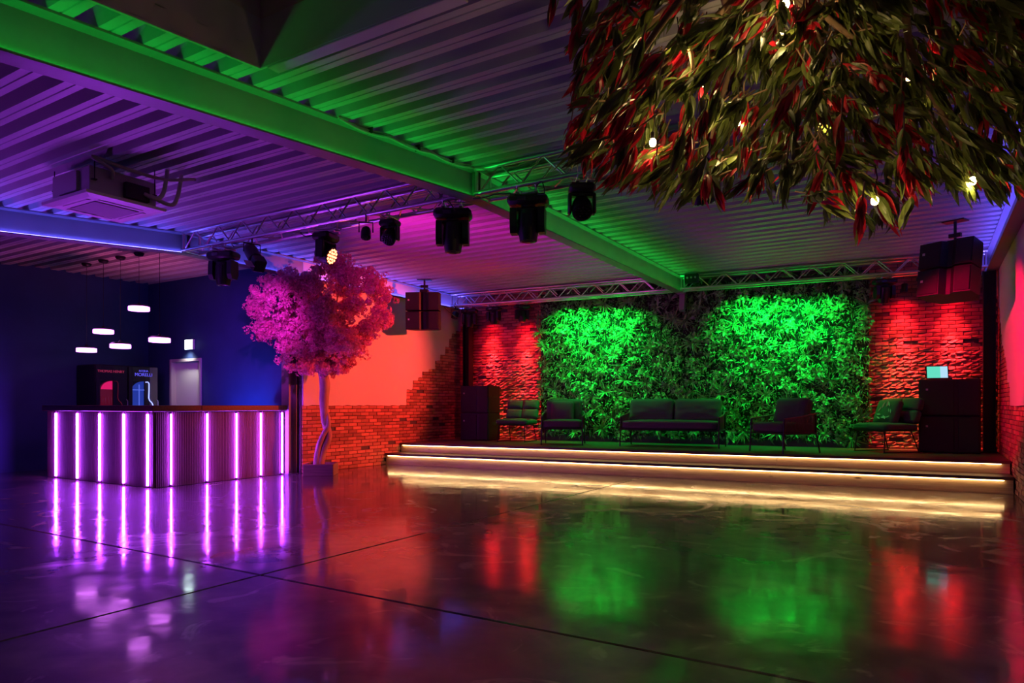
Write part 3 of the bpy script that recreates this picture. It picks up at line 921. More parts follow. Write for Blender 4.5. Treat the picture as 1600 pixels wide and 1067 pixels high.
CC = Vector((TX, TY, 0)) + RT * .0 - FW * .40 + Vector((0, 0, 2.50))     # crown centre
rnd = random.Random(5)
tips = []
crown_pts = []
def crown_ok(q):
    a = (q - CC).dot(RT); c = (q - CC).dot(FW); z = q.z - CC.z
    # lopsided heart: wide high shoulders, narrow foot
    w = 1.02 if z > -.1 else max(.25, 1.02 + (z + .1) * .98)
    if z > .42: w = max(0.1, 1.0 - (z - .42) * 1.05)
    top = .80 - .10 * math.cos(a * 5.0)
    if z > top or z < -.90: return False
    dd = .62 * math.sqrt(max(0, 1 - (a / (w + .05)) ** 2)) + .05
    if abs(a) > w or abs(c) > dd: return False
    if q.x < XS + .06 and q.y > YBAR - .08: return False
    if q.z > 3.40: return False
    return True
def blossom_mesh(seed):
    rn = random.Random(seed); v = []; f = []
    for k in range(17):
        d = Vector((rn.gauss(0, 1), rn.gauss(0, 1), rn.gauss(0, 1))).normalized()
        c = d * rn.uniform(.022, .050)
        a = d.orthogonal().normalized(); b = d.cross(a); th = rn.uniform(0, 6.28)
        a, b = a * math.cos(th) + b * math.sin(th), b * math.cos(th) - a * math.sin(th)
        s = rn.uniform(.022, .034); o = len(v)
        v += [c - a * s * .25, c + b * s * .8 + d * s * .5, c + a * s + d * s * .25, c - b * s * .8 + d * s * .5]
        f += [(o, o + 1, o + 2), (o, o + 2, o + 3)]
    return [tuple(x) for x in v], f
BLS = [blossom_mesh(k) for k in range(8)]
BME = []
for v, f in BLS:
    me = mesh_from('blossom_cluster', v, f, None, False); me.materials.append(MAT['blossom']); BME.append(me)
pts = []
lumps = []
while len(lumps) < 74:
    q = CC + RT * rnd.uniform(-1.1, 1.1) + FW * rnd.uniform(-.7, .7) + Vector((0, 0, rnd.uniform(-.95, .95)))
    if crown_ok(q) and all((q - o_[0]).length > .15 for o_ in lumps): lumps.append((q, rnd.uniform(.13, .24)))
fork = base + A * .0 + Vector((0, 0, 1.55))
for k in range(15):
    q = lumps[k * 4][0]
    mid = fork.lerp(q, .5) + Vector((rnd.uniform(-.06, .06), rnd.uniform(-.06, .06), .06))
    if mid.x < XS + .05 and mid.y > YBAR - .1: mid.x = XS + .06
    p, r = trunk_path([fork, mid, q], [.038, .022, .008]); m = MB(); m.tube(p, r, 7); m.build('branch', MAT['bark'], tree, smooth=180)
while len(pts) < 3000:
    c0, rr = rnd.choice(lumps)
    dv = Vector((rnd.gauss(0, 1), rnd.gauss(0, 1), rnd.gauss(0, 1))).normalized()
    q = c0 + dv * rr * rnd.uniform(.55, 1.0) * (1.5 if rnd.random() < .08 else 1)
    if q.x < XS + .06 and q.y > YBAR - .08: continue
    if q.z > 3.42 or abs(q.x - XS) < .14 and q.z > 3.12: continue
    pts.append(q)
pts.sort(key=lambda q: depth(q) - .25 * rnd.random())
rest = MB()
for i, q in enumerate(pts):
    k = rnd.randrange(8); e = Euler((rnd.uniform(0, 6), rnd.uniform(0, 6), rnd.uniform(0, 6))); s = rnd.uniform(.75, 1.25)
    if i < 298:
        obj('blossom_cluster', BME[k], None, tree, loc=wtree(q), rot=e, scale=(s, s, s))
    else:
        rest.add(BLS[k][0], BLS[k][1], T(*wtree(q)) @ e.to_matrix().to_4x4() @ Matrix.Scale(s, 4))
rest.build('blossom_mass', MAT['blossom'], tree, smooth=None, recalc=False, kind='stuff')

# ================================================================== AIR CONDITIONER
t = thing('air_conditioner', 'square ceiling cassette air conditioner hung under the roof deck', 'air conditioner', (-6.53, 3.45, 2.94))
m = MB(); m.box((0, 0, .155), (.64, .60, .235), ch=.006); m.build('casing', MAT['ac_steel'], t, smooth=None)
m = MB(); m.prism([(-.30, -.30), (.30, -.30), (.30, .30), (-.30, .30)], 0, .001)
pv = []
m = MB()
for s, z in ((.315, 0.0), (.385, .010), (.39, .035), (.31, .037)):
    pv += [(-s, -s * .93, z), (s, -s * .93, z), (s, s * .93, z), (-s, s * .93, z)]
f = [(0, 1, 2, 3), (12, 13, 14, 15)]
for i in range(3):
    for k in range(4):
        f.append((4 * i + k, 4 * i + (k + 1) % 4, 4 * i + 4 + (k + 1) % 4, 4 * i + 4 + k))
m.add(pv, f); pn = m.build('face_panel', MAT['ac_plastic'], t, smooth=None)
m = MB(); m.box((0, 0, -.004), (.42, .40, .008), ch=.002); m.build('intake_grille', MAT['ac_grille'], pn, smooth=None)
for a, (sx, sy, w, d) in enumerate(((0, -1, .42, .03), (0, 1, .42, .03), (-1, 0, .03, .40), (1, 0, .03, .40))):
    m = MB(); m.box((sx * .265, sy * .250, -.003), (w, d, .006), ch=.002); m.build('louvre', MAT['ac_plastic'], pn, smooth=None)
m = MB(); m.box((.345, .10, .13), (.05, .22, .14), ch=.004); m.build('drain_box', MAT['black_plastic'], t, smooth=None)
m = MB(); m.box((.0, -.31, .16), (.30, .03, .18), ch=.004); m.build('control_box', MAT['ac_steel'], t, smooth=None)
for sx in (-1, 1):
    for sy in (-1, 1):
        m = MB(); zt = ZB + BH - roof_drop(3.45 + sy * .27) - 2.94 - .002; m.cyl((sx * .345, sy * .27, .14), (sx * .345, sy * .27, zt), .005, n=6); m.box((sx * .332, sy * .27, .15), (.04, .04, .01)); m.build('hanger_rod', MAT['black_metal'], t)
def smooth_path(P, n=6):
    P = [Vector(p) for p in P]; out = []
    for i in range(len(P) - 1):
        p0, p1, p2, p3 = P[max(i - 1, 0)], P[i], P[i + 1], P[min(i + 2, len(P) - 1)]
        for k in range(n):
            s = k / n
            out.append(.5 * ((2 * p1) + (-p0 + p2) * s + (2 * p0 - 5 * p1 + 4 * p2 - p3) * s * s + (-p0 + 3 * p1 - 3 * p2 + p3) * s ** 3))
    return out + [P[-1]]
m = MB(); m.tube(smooth_path([(.34, -.12, .20), (.40, -.16, .26), (.36, -.30, .335), (.40, .0, .30), (.44, .30, .29), (.44, .55, .36), (.44, .62, .38)]), .016, 8); m.build('drain_hose', MAT['hose'], t, smooth=180)
for dx in (0, .14):
    m = MB(); m.tube(smooth_path([(.36, .16 + dx * .4, .13), (.42, .24 + dx, .10 - dx * .2), (.43, .30 + dx, .16), (.43, .33 + dx, .30), (.40, .36 + dx, .39)]), .020, 8); m.build('insulated_pipe', MAT['hose'], t, smooth=180)

# ================================================================== STAGE LIGHT FIXTURES
def clamp_parts(t, z, xs=(-.09, .09)):
    for x in xs:
        m = MB(); m.cyl((x, -.12, z), (x, .12, z), .012, n=6)
        m.box((x, .0, z - .03), (.03, .26, .015)); m.tube([(x, .12 + .03 * math.cos(a), z + .026 + .03 * math.sin(a)) for a in [R(q) for q in range(-180, 100, 28)]], .007, 6)
        m.tube([(x, -.12 + .03 * math.cos(a), z + .026 + .03 * math.sin(a)) for a in [R(q) for q in range(-180, 100, 28)]], .007, 6)
        m.build('clamp', MAT['aluminium'], t)
def big_head(label, x, y, rz, tilt=0.0, z=ZB, scale=1.0):
    """beam moving head, hanging from the truss: base, yoke and head"""
    t = thing('moving_head_light', label, 'stage light', (x, y, z), rz, 'large moving head lights')
    clamp_parts(t, -.014)
    m = MB(); m.prism([(-.20, -.05), (-.17, -.115), (.17, -.115), (.20, -.05), (.19, .04), (.11, .085), (-.11, .085), (-.19, .04)], -.155, -.055)
    v = [(a, b, c) for a, b, c in m.v]
    m2 = MB(); m2.box((0, 0, -.105), (.39, .23, .10), ch=.03); b = m2.build('base', MAT['black_plastic'], t)
    m = MB(); m.box((-.05, -.117, -.105), (.09, .006, .045), ch=.002); m.build('display', MAT['lens'], b, smooth=None)
    m = MB(); m.cyl((0, 0, -.155), (0, 0, -.175), .07, n=16); m.box((0, 0, -.19), (.30, .11, .035), ch=.012); y_ = m.build('yoke_bridge', MAT['black_plastic'], t)
    for sx in (-1, 1):
        m = MB(); m.prism([(-.075, -.18), (.075, -.18), (.085, -.24), (.085, -.36), (.055, -.42), (-.055, -.42), (-.085, -.36), (-.085, -.24)], -.034, .030, T(sx * .136, 0, 0) @ Matrix(((0, 0, 1, 0), (1, 0, 0, 0), (0, 1, 0, 0), (0, 0, 0, 1))))
        a = m.build('yoke_arm', MAT['black_plastic'], t, smooth=20)
        m = MB(); m.box((sx * .162, -.03, -.30), (.002, .008, .10)); m.build('badge', MAT['badge_pale'], a, smooth=None)
    h = bpy.data.objects.new('x', None)
    M = T(0, 0, -.33) @ RX(tilt)
    m = MB(); m.lathe([(.06, .15), (.094, .13), (.104, .04), (.104, -.07), (.092, -.115), (.084, -.165), (.072, -.168)], 16, M); hd = m.build('head', MAT['black_plastic'], t, smooth=30)
    bpy.data.objects.remove(h)
    m = MB(); m.lathe([(.066, -.1685), (.062, -.172), (.03, -.178)], 16, M); m.build('lens', MAT['lens'], hd)
    for sy in (-1, 1):
        m = MB(); m.box((0, sy * .09, .02), (.10, .02, .14), M, ch=.006); m.build('vent_cover', MAT['black_grille'], hd, smooth=None)
    if scale != 1: t.scale = (scale,) * 3
    return t
def led_lens(parent, M, r, mat_on, n_ring=((0, 1), (.45, 6), (.85, 12))):
    for rr, n in n_ring:
        for k in range(n):
            a = 2 * math.pi * k / n
            m = MB(); m.lathe([(r * .17, 0), (r * .15, -.006), (r * .06, -.010)], 8, M @ T(r * rr * math.cos(a), r * rr * math.sin(a), 0)); m.build('led', mat_on, parent)
def wash_head(label, x, y, rz, tilt, lit=None, z=ZB, scale=1.0, group='wash head lights'):
    t = thing('wash_head_light', label, 'stage light', (x, y, z), rz, group)
    clamp_parts(t, -.014, (-.05, .05))
    m = MB(); m.box((0, 0, -.09), (.24, .20, .085), ch=.025); m.build('base', MAT['black_plastic'], t)
    m = MB(); m.box((0, 0, -.145), (.25, .09, .03), ch=.01); m.cyl((0, 0, -.13), (0, 0, -.16), .05, n=14); m.build('yoke_bridge', MAT['black_plastic'], t)
    for sx in (-1, 1):
        m = MB(); m.box((sx * .112, 0, -.225), (.032, .10, .19), ch=.012); m.build('yoke_arm', MAT['black_plastic'], t)
    M = T(0, 0, -.26) @ RX(tilt)
    m = MB(); m.lathe([(.04, .10), (.075, .085), (.092, .03), (.095, -.05), (.092, -.075), (.084, -.078)], 20, M); hd = m.build('head', MAT['black_plastic'], t, smooth=30)
    led_lens(hd, M @ T(0, 0, -.078), .078, MAT[lit] if lit else MAT['lens'])
    if scale != 1: t.scale = (scale,) * 3
    return t
def par_can(label, x, y, rz, tilt, z=ZB, L=.20, r=.075, barn=False, group='par lights'):
    t = thing('par_light', label, 'stage light', (x, y, z), rz, group)
    m = MB(); m.tube([(0, .03 * math.cos(a), .026 + .03 * math.sin(a)) for a in [R(q) for q in range(-180, 100, 28)]], .008, 6); m.cyl((0, 0, -.005), (0, 0, -.05), .010, n=6); m.build('clamp', MAT['black_metal'], t)
    m = MB(); m.tube([(-r - .02, 0, -.17), (-r - .02, 0, -.06), (r + .02, 0, -.06), (r + .02, 0, -.17)], .008, 6); m.build('bracket', MAT['black_metal'], t)
    M = T(0, 0, -.17) @ RX(tilt)
    m = MB(); m.lathe([(r * .5, L / 2), (r * .85, L * .35), (r, L * .1), (r, -L / 2), (r * .92, -L / 2 - .002)], 16, M); b = m.build('can', MAT['black_plastic'], t, smooth=30)
    led_lens(b, M @ T(0, 0, -L / 2 - .002), r * .88, MAT['lens'], ((0, 1), (.65, 6)))
    if barn:
        m = MB(); m.box((0, .0, -L / 2 - .10), (.15, .16, .14), M, ch=.01); m.build('snoot', MAT['black_plastic'], t, smooth=None)
        m = MB(); m.box((-.12, .0, -L / 2 - .12), (.10, .003, .13), M); m.build('gel_sheet', MAT['badge_pale'], t, smooth=None)
    return t
YT = YMID + .02
big_head('large black moving head on the near truss, nearest the blue wall', -7.95, YT, R(20), 0)
par_can('black spotlight tipped down to the right, beside the leftmost moving head', -7.22, YT - .12, R(75), R(-48), L=.30, r=.085, barn=True)
wash_head('moving wash light with its red lamp lit, above the blossom tree', -6.05, YT, R(104), R(-68), 'head_red', scale=1.15)
par_can('small par light tilted on the near truss, left of the unlit wash light', -5.30, YT - .12, R(40), R(-28), L=.14, r=.055)
wash_head('unlit black wash light with round lenses in the middle of the near truss', -5.06, YT, R(10), R(-42), None, scale=.85)
big_head('large black moving head left of the green beam', -4.20, YT, R(30), 0)
big_head('large black moving head just right of the green beam joint', -3.30, YT, R(22), 0)
wash_head('black wash light tilted toward the camera beside the hanging foliage', -2.72, YT - .02, R(32), R(-38), None)
wash_head('black wash light half hidden behind the hanging foliage', -1.61, YT, R(5), R(30), None, scale=1.1)
big_head('moving head on the rear truss nearest the left corner column', -8.28, TB(-8.28), SKEW + R(15), 0, scale=.88)
big_head('moving head on the rear truss between the two red light pools', -7.70, TB(-7.70), SKEW, R(10), scale=.80)
big_head('moving head on the rear truss at the left edge of the plant wall', -7.06, TB(-7.06), SKEW + R(40), R(-14), scale=.80)
big_head('moving head on the rear truss at the right edge of the plant wall', -0.60, TB(-0.60), SKEW + R(20), R(14), scale=.86)
big_head('moving head on the rear truss next to the right hanging speaker', 0.02, TB(0.02), SKEW - R(15), R(-10), scale=.86)
par_can('small black floodlight on the rear truss beside the left corner', -8.55, TB(-8.55) - .12, SKEW, R(-20), L=.14, r=.075)
# dimmer pack on the rear truss
t = thing('power_box', 'small black power box on the rear truss beside the green beam', 'power box', (-3.60, TB(-3.60) - .205, ZB + .10), SKEW)
m = MB(); m.box((0, 0, .08), (.24, .10, .16), ch=.01); m.build('housing', MAT['black_plastic'], t, smooth=None)
m = MB()
m.tube([(-.08, .07, .14), (-.08, .05, .14)], .01, 6); m.box((-.08, .07, .165), (.03, .06, .02)); m.box((.08, .07, .165), (.03, .06, .02)); m.build('hook', MAT['black_metal'], t)
for k in range(3):
    m = MB(); m.cyl((-.07 + .07 * k, -.05, .09), (-.07 + .07 * k, -.062, .09), .018, n=10); m.build('socket', MAT['badge_pale'], t)
# green flood battens and red downlights that throw the light set at the top of this script
for i, (gx, lb) in enumerate(((-5.85, 'slim black flood batten on the rear truss over the left half of the plant wall'), (-1.95, 'slim black flood batten on the rear truss over the right half of the plant wall'))):
    t = thing('flood_batten', lb, 'stage light', (gx, YB(gx) - .60, ZB + .075), SKEW, 'plant wall floods')
    m = MB(); m.box((0, 0, .0), (1.1, .05, .05), ch=.008); m.build('housing', MAT['black_plastic'], t, smooth=None)
RL = ['small red downlight on the brick beside the left corner column', 'small red downlight on the brick left of the plant wall', 'small red downlight on the brick right of the plant wall', 'small red downlight on the brick behind the right hanging speaker']
for rx, lb in zip((-8.05, -7.25, -0.35, 0.33), RL):
    t = thing('wall_downlight', lb, 'wall light', (rx, YB(rx), 2.97), SKEW, 'red wall downlights')
    m = MB(); m.box((0, -.045, .05), (.10, .03, .07), ch=.006); m.build('wall_plate', MAT['black_plastic'], t, smooth=None)
    m = MB(); m.lathe([(.040, .14), (.046, .13), (.046, .0), (.040, -.002), (.036, .03)], 14, T(0, -.26, 0)); m.box((0, -.14, .06), (.03, .17, .03)); m.build('shade', MAT['black_plastic'], t)
# cables sagging under the near truss
def cable(label, pts, r=.006):
    m = MB(); m.tube(smooth_path(pts), r, 6); o = m.build('power_cable', MAT['rubber'], None, smooth=180)
    return tag(o, label, 'cable', 'fixture cables')
cable('black cable looping beside the large moving head left of the green beam', [(-4.35, YT - .05, ZB + .0), (-4.12, YT - .22, ZB - .02), (-4.0, YT - .26, ZB - .13), (-4.06, YT - .16, ZB - .12)])
cable('black cable looping beside the moving head right of the green beam joint', [(-3.18, YT - .06, ZB - .0), (-3.02, YT - .24, ZB - .03), (-2.98, YT - .26, ZB - .15), (-3.10, YT - .17, ZB - .11)])
cable('black cable draped from the lit wash light above the blossom tree', [(-6.4, YT - .06, ZB - .01), (-6.25, YT - .2, ZB - .07), (-6.16, YT - .2, ZB - .12), (-6.10, YT - .14, ZB - .10)])
cable('thin black cable strung from the green beam joint to the next moving head', [(-3.85, YT - .14, ZB - .03), (-3.7, YT - .2, ZB - .06), (-3.5, YT - .2, ZB - .05), (-3.36, YT - .13, ZB - .06)])

# ================================================================== LOUDSPEAKERS
def array_speaker(label, x, y, z, rz, tilt):
    t = thing('hanging_speaker', label, 'loudspeaker', (x, y, z), rz, 'hanging speakers')
    W, D, H = .62, .50, .34
    for k in range(2):
        M = RX(tilt) @ T(0, 0, -H * (k + .5) - .02 - .004 * k) @ RX(R(3) * (k - .5))
        prof = [(-W / 2, -D / 2), (-W * .08, -D / 2 - .015), (W * .02, -D / 2 + .05), (W * .10, -D / 2 + .05), (W * .20, -D / 2 - .015), (W / 2, -D / 2), (W / 2, .02), (W * .36, D / 2), (-W * .36, D / 2), (-W / 2, .02)]
        m = MB(); m.prism(prof, -H / 2 + .004, H / 2 - .004, M); c = m.build('cabinet', MAT['black_paint'], t, smooth=20)
        m = MB(); m.box((-W * .29, -D / 2 - .016, 0), (W * .38, .008, H - .04), M, ch=.003); m.build('grille', MAT['black_grille'], c, smooth=None)
        m = MB(); m.box((W * .35, -D / 2 - .016, 0), (W * .27, .008, H - .04), M, ch=.003); m.build('grille', MAT['black_grille'], c, smooth=None)
        m = MB(); m.box((-W * .40, -D / 2 - .022, .02), (.03, .003, .03), M); m.build('badge', MAT['badge_pale'], c, smooth=None)
    m = MB(); m.box((0, 0, -.005), (W * .8, .06, .012), RX(tilt)); m.box((0, 0, .03), (.16, .12, .06), ch=.01)
    m.cyl((0, 0, .05), (0, 0, ZB + BH - z - .01), .018, n=8); m.box((0, 0, ZB + BH - z - .008), (.26, .16, .014)); m.box((0, 0, .12), (.14, .05, .05)); m.build('hanger', MAT['black_metal'], t, smooth=None)
    return t
array_speaker('pair of black array speakers hung beside the red plastered wall', -8.12, 10.15, 3.24, R(28), R(2))
array_speaker('pair of black array speakers hung near the right wall, tilted down', .30, 10.45, 3.18, R(-24), R(-9))
cable('thin black cable from the left hanging speaker to the rear truss', [(-7.86, 10.42, 2.98), (-7.95, 10.9, 2.86), (-8.2, 11.4, 2.95), (-8.35, 11.72, 3.18)])
def subs(label, x, y, rz, W, D):
    t = thing('speaker_stack', label, 'loudspeaker', (x, y, ZST), rz, 'speaker stacks on the stage')
    H = .565
    for k in range(2):
        z = H * k
        m = MB(); m.box((0, 0, z + H / 2 + .001), (W, D, H - .004), ch=.012); c = m.build('cabinet', MAT['black_paint'], t, smooth=None)
        m = MB(); m.box((-W * .20, -D / 2 - .004, z + H / 2), (W * .56, .014, H - .05), ch=.004); m.build('grille', MAT['black_grille'], c, smooth=None)
        m = MB(); m.box((W * .31, -D / 2 - .004, z + H / 2), (W * .32, .014, H - .05), ch=.004); m.build('grille', MAT['black_grille'], c, smooth=None)
        m = MB(); m.box((W / 2 + .001, 0, z + H * .62), (.006, .16, .06), ch=.002); m.build('handle', MAT['rubber'], c, smooth=None)
        m = MB(); m.box((-W * .36, -D / 2 - .012, z + H * .72), (.03, .003, .03)); m.build('badge', MAT['badge_pale'], c, smooth=None)
    return t
subs('stack of two black subwoofers in the left corner of the stage', -8.00, 11.86, SKEW, .66, .52)
subs('stack of two black subwoofers with a laptop on top, right corner', .29, 12.62, SKEW - R(8), .80, .58)
t = thing('laptop', 'open laptop with a glowing screen on the right speaker stack', 'laptop', (.15, 12.50, ZST + 1.131), R(10))
m = MB(); m.box((0, 0, .009), (.31, .22, .016), ch=.003); m.build('keyboard_base', MAT['black_plastic'], t, smooth=None)
M = T(0, .11, .016) @ RX(R(-14))
m = MB(); m.box((0, .006, .105), (.31, .008, .21), M, ch=.003); l = m.build('lid', MAT['black_plastic'], t, smooth=None)
m = MB(); m.box((-.05, .0005, .105), (.18, .003, .185), M); m.build('screen', MAT['screen_glow'], l, smooth=None)
m = MB(); m.box((.09, .0005, .105), (.10, .003, .185), M); m.build('screen', MAT['screen_glow_pale'], l, smooth=None)

# ================================================================== STAGE FURNITURE
def rope_armchair(name, label, x, y, rz, W, seats, group):
    """low lounge seat with a rope-wound arm frame; faces local -Y"""
    t = thing(name, label, 'sofa' if seats > 1 else 'armchair', (x, y, ZST), rz, group)
    D = .70
    hs = .30
    for sx in (-1, 1):
        for sy, zt in ((-1, .52), (1, .52)):
            m = MB(); m.tube([(sx * (W / 2 - .015), sy * (D / 2 - .02) + (.05 if sy > 0 else 0), 0), (sx * (W / 2 - .02), sy * (D / 2 - .04), hs), (sx * (W / 2 - .02), sy * (D / 2 - .05), zt + (.06 if sy > 0 else 0))], .012, 8); m.build('leg', MAT['black_metal'], t)
    m = MB()
    for a, b in (((-1, -1), (1, -1)), ((1, -1), (1, 1)), ((1, 1), (-1, 1)), ((-1, 1), (-1, -1))):
        m.cyl((a[0] * (W / 2 - .02), a[1] * (D / 2 - .04), hs), (b[0] * (W / 2 - .02), b[1] * (D / 2 - .04), hs), .014, n=8)
    m.box((0, 0, hs), (W - .05, D - .09, .02)); m.build('seat_frame', MAT['black_metal'], t)
    # arm rail
    rail = smooth_path([(-W / 2 + .02, -D / 2 + .05, .52), (-W / 2 + .005, 0, .555), (-W / 2 + .03, D / 2 - .06, .60), (-W / 2 + .12, D / 2 - .01, .615), (W / 2 - .12, D / 2 - .01, .615), (W / 2 - .03, D / 2 - .06, .60), (W / 2 - .005, 0, .555), (W / 2 - .02, -D / 2 + .05, .52)], 8)
    m = MB(); m.tube(rail, .014, 8); rl = m.build('arm_rail', MAT['rope'], t, smooth=180)
    # ropes hanging from the rail to the seat frame
    L = [0]
    for a, b in zip(rail, rail[1:]): L.append(L[-1] + (b - a).length)
    s = .02
    ropes = MB(); cnt = 0
    me_list = []
    while s < L[-1] - .01:
        for i in range(len(L) - 1):
            if L[i] <= s < L[i + 1]:
                p = rail[i].lerp(rail[i + 1], (s - L[i]) / (L[i + 1] - L[i])); break
        q = Vector((max(-W / 2 + .02, min(W / 2 - .02, p.x * .985)), max(-D / 2 + .04, min(D / 2 - .04, p.y)), hs))
        ropes.tube([p, q], .0065, 5); s += .026
    ropes.build('rope_weave', MAT['rope'], t, kind='stuff')
    m = MB(); m.cushion((0, -.01, hs + .085), (W - .08, D - .08, .15), .045, n=10, puff=.012, wrinkle=.0015, seed=3); m.build('seat_cushion', MAT['fabric_dark'], t, smooth=180)
    cw = (W - .10) / seats
    for k in range(seats):
        M = T(-W / 2 + .05 + cw * (k + .5), D / 2 - .16, hs + .33) @ RX(R(-14))
        m = MB(); m.cushion((0, 0, 0), (cw - .015, .17, .42), .06, M, n=12, puff=.03, wrinkle=.006, seed=k + 5); m.build('back_cushion', MAT['fabric_green'], t, smooth=180)
    return t
a2 = rope_armchair('rope_armchair', 'dark rope-backed armchair left of the sofa', -5.80, 11.36, R(22), .78, 1, 'rope armchairs on the stage')
m = MB(); m.cushion((0, 0, 0), (.42, .13, .42), .05, T(-.02, .02, .60) @ RX(R(-20)), n=10, puff=.03, wrinkle=.003, seed=9)
pc = m.build('throw_pillow', MAT['fabric_dark'], None, smooth=180); pc.location = (-5.80, 11.36, ZST); pc.rotation_euler = (0, 0, R(22)); tag(pc, 'dark square pillow leaning in the armchair left of the sofa', 'pillow')
rope_armchair('rope_sofa', 'two-seat dark green sofa in the middle of the stage', -3.86, 11.78, SKEW, 1.74, 2, None)
rope_armchair('rope_armchair', 'dark rope-backed armchair right of the sofa, turned sideways', -1.93, 11.28, R(-38), .76, 1, 'rope armchairs on the stage')

def lounge_chair(label, x, y, rz):
    """padded armless chair on bent-wire sled legs, faces local -Y"""
    t = thing('lounge_chair', label, 'chair', (x, y, ZST), rz, 'padded lounge chairs')
    W, D = .68, .62
    for sx in (-1, 1):
        X = sx * (W / 2 - .05)
        m = MB(); m.tube(smooth_path([(X * .92, -D / 2 + .02, .33), (X, -D / 2 - .02, .02), (X, -D / 2 + .02, .009), (X, D / 2 - .02, .009), (X, D / 2 + .02, .02), (X * .92, D / 2 - .10, .33)], 5), .0085, 8); m.build('sled_leg', MAT['black_metal'], t, smooth=180)
    m = MB(); m.cyl((-W / 2 + .08, -D / 2 + .03, .33), (W / 2 - .08, -D / 2 + .03, .33), .009, n=8); m.cyl((-W / 2 + .08, D / 2 - .11, .33), (W / 2 - .08, D / 2 - .11, .33), .009, n=8); m.build('cross_rail', MAT['black_metal'], t)
    m = MB(); m.cushion((0, -.03, .39), (W, D, .11), .045, n=10, puff=.015, wrinkle=.004, seed=4); m.build('seat', MAT['fabric_green'], t, smooth=180)
    # back: four quilted pads on a raked board
    M0 = T(0, D / 2 - .06, .45) @ RX(R(-17))
    for i in (0, 1):
        for j in (0, 1):
            m = MB(); m.cushion((0, 0, 0), (W / 2 + .006, .12, .21), .045, M0 @ T((i - .5) * W / 2, 0, .10 + .20 * j), n=8, puff=.02, wrinkle=.004, seed=i * 2 + j); m.build('back_pad', MAT['fabric_green'], t, smooth=180)
    return t
lounge_chair('padded green lounge chair on wire legs beside the left speaker stack', -7.10, 11.86, SKEW + R(4))
lounge_chair('padded green lounge chair with a patterned pillow near the right speaker stack', -.56, 12.22, R(-42))
p = thing('patterned_pillow', 'leaf-patterned pillow on the right lounge chair', 'pillow', (-.56, 12.22, ZST), R(-42))
M = T(-.06, .10, .62) @ RX(R(-22))
m = MB(); m.cushion((0, 0, 0), (.42, .13, .40), .05, M, n=10, puff=.03, wrinkle=.003, seed=12); m.build('pillow_body', MAT['fabric_green'], p, smooth=180)
rn = random.Random(3)
for k in range(11):
    a = rn.uniform(-.15, .15); b = rn.uniform(-.14, .14); th = rn.uniform(0, 3.1)
    L = rn.uniform(.03, .06)
    poly = [(-L, 0), (-L * .3, L * .28), (L * .5, L * .2), (L, 0), (L * .5, -L * .2), (-L * .3, -L * .28)]
    m = MB(); m.prism(poly, 0, .002, M @ T(a, -.098 + .12 * (a * a + b * b) * 4 * .3, b) @ RX(R(90)) @ RZ(th)); m.build('printed_leaf', MAT['print_pink' if k % 4 == 0 else 'print_leaf'], p, smooth=None)

# ================================================================== PLANT WALL
def leaf_tris(L, W, bend, fold, n=2):
    """one leaf along +X, bent down, folded on its midrib"""
    v = []; f = []
    for i in range(n + 2):
        s = i / (n + 1)
        w = W * math.sin(math.pi * (s ** .8)) * .5
        x = L * s * (1 - .15 * bend * s); z = -bend * L * s * s
        if i in (0, n + 1): v.append((x, 0, z))
        else: v += [(x, w, z + fold * w), (x, 0, z), (x, -w, z + fold * w)]
    f += [(0, 2, 1), (0, 3, 2)]
    for i in range(n - 1):
        a = 1 + 3 * i; b = a + 3
        f += [(a, a + 1, b + 1, b), (a + 1, a + 2, b + 2, b + 1)]
    a = 1 + 3 * (n - 1); t_ = len(v) - 1
    f += [(a, a + 1, t_), (a + 1, a + 2, t_)]
    return v, f
def clump_mesh(seed):
    rn = random.Random(seed); mb = MB()
    style = seed % 3
    if style == 0:      # fern with long narrow arching fronds
        for k in range(22):
            L = rn.uniform(.12, .22); v, f = leaf_tris(L, .022, rn.uniform(.3, .8), .5, 2)
            mb.add(v, f, RZ(rn.uniform(0, 6.28)) @ RY(R(rn.uniform(-75, -15))))
    elif style == 1:    # rosette of small round leaves
        for k in range(34):
            L = rn.uniform(.045, .075); v, f = leaf_tris(L, L * .62, rn.uniform(.1, .5), .3, 1)
            mb.add(v, f, T(rn.uniform(-.08, .08), rn.uniform(-.08, .08), rn.uniform(0, .09)) @ RZ(rn.uniform(0, 6.28)) @ RY(R(rn.uniform(-70, 20))))
    else:               # mid-size leafy sprig
        for k in range(28):
            L = rn.uniform(.07, .12); v, f = leaf_tris(L, L * .38, rn.uniform(.2, .6), .4, 1)
            mb.add(v, f, T(rn.uniform(-.05, .05), rn.uniform(-.05, .05), rn.uniform(0, .08)) @ RZ(rn.uniform(0, 6.28)) @ RY(R(rn.uniform(-70, 10))))
    me = mesh_from('leaf_clump', mb.v, mb.f, None, False); me.materials.append(MAT['wall_leaf'])
    return me
PZ0, PZ1 = ZST + .14, 3.42
plants = thing('plant_wall', 'wall panel covered with green leafy plants behind the stage sofa', 'plant wall', (PX0, YB(PX0), 0), SKEW)
PL = (PX1 - PX0) / math.cos(SKEW)
m = MB(); m.box((PL / 2, -.03, (PZ0 + PZ1) / 2), (PL, .05, PZ1 - PZ0)); m.build('backing_board', MAT['moss_board'], plants, smooth=None)
CL = [clump_mesh(k) for k in range(12)]
rn = random.Random(77)
nx, nz = 22, 13
cells = [(i, j) for i in range(nx) for j in range(nz)]
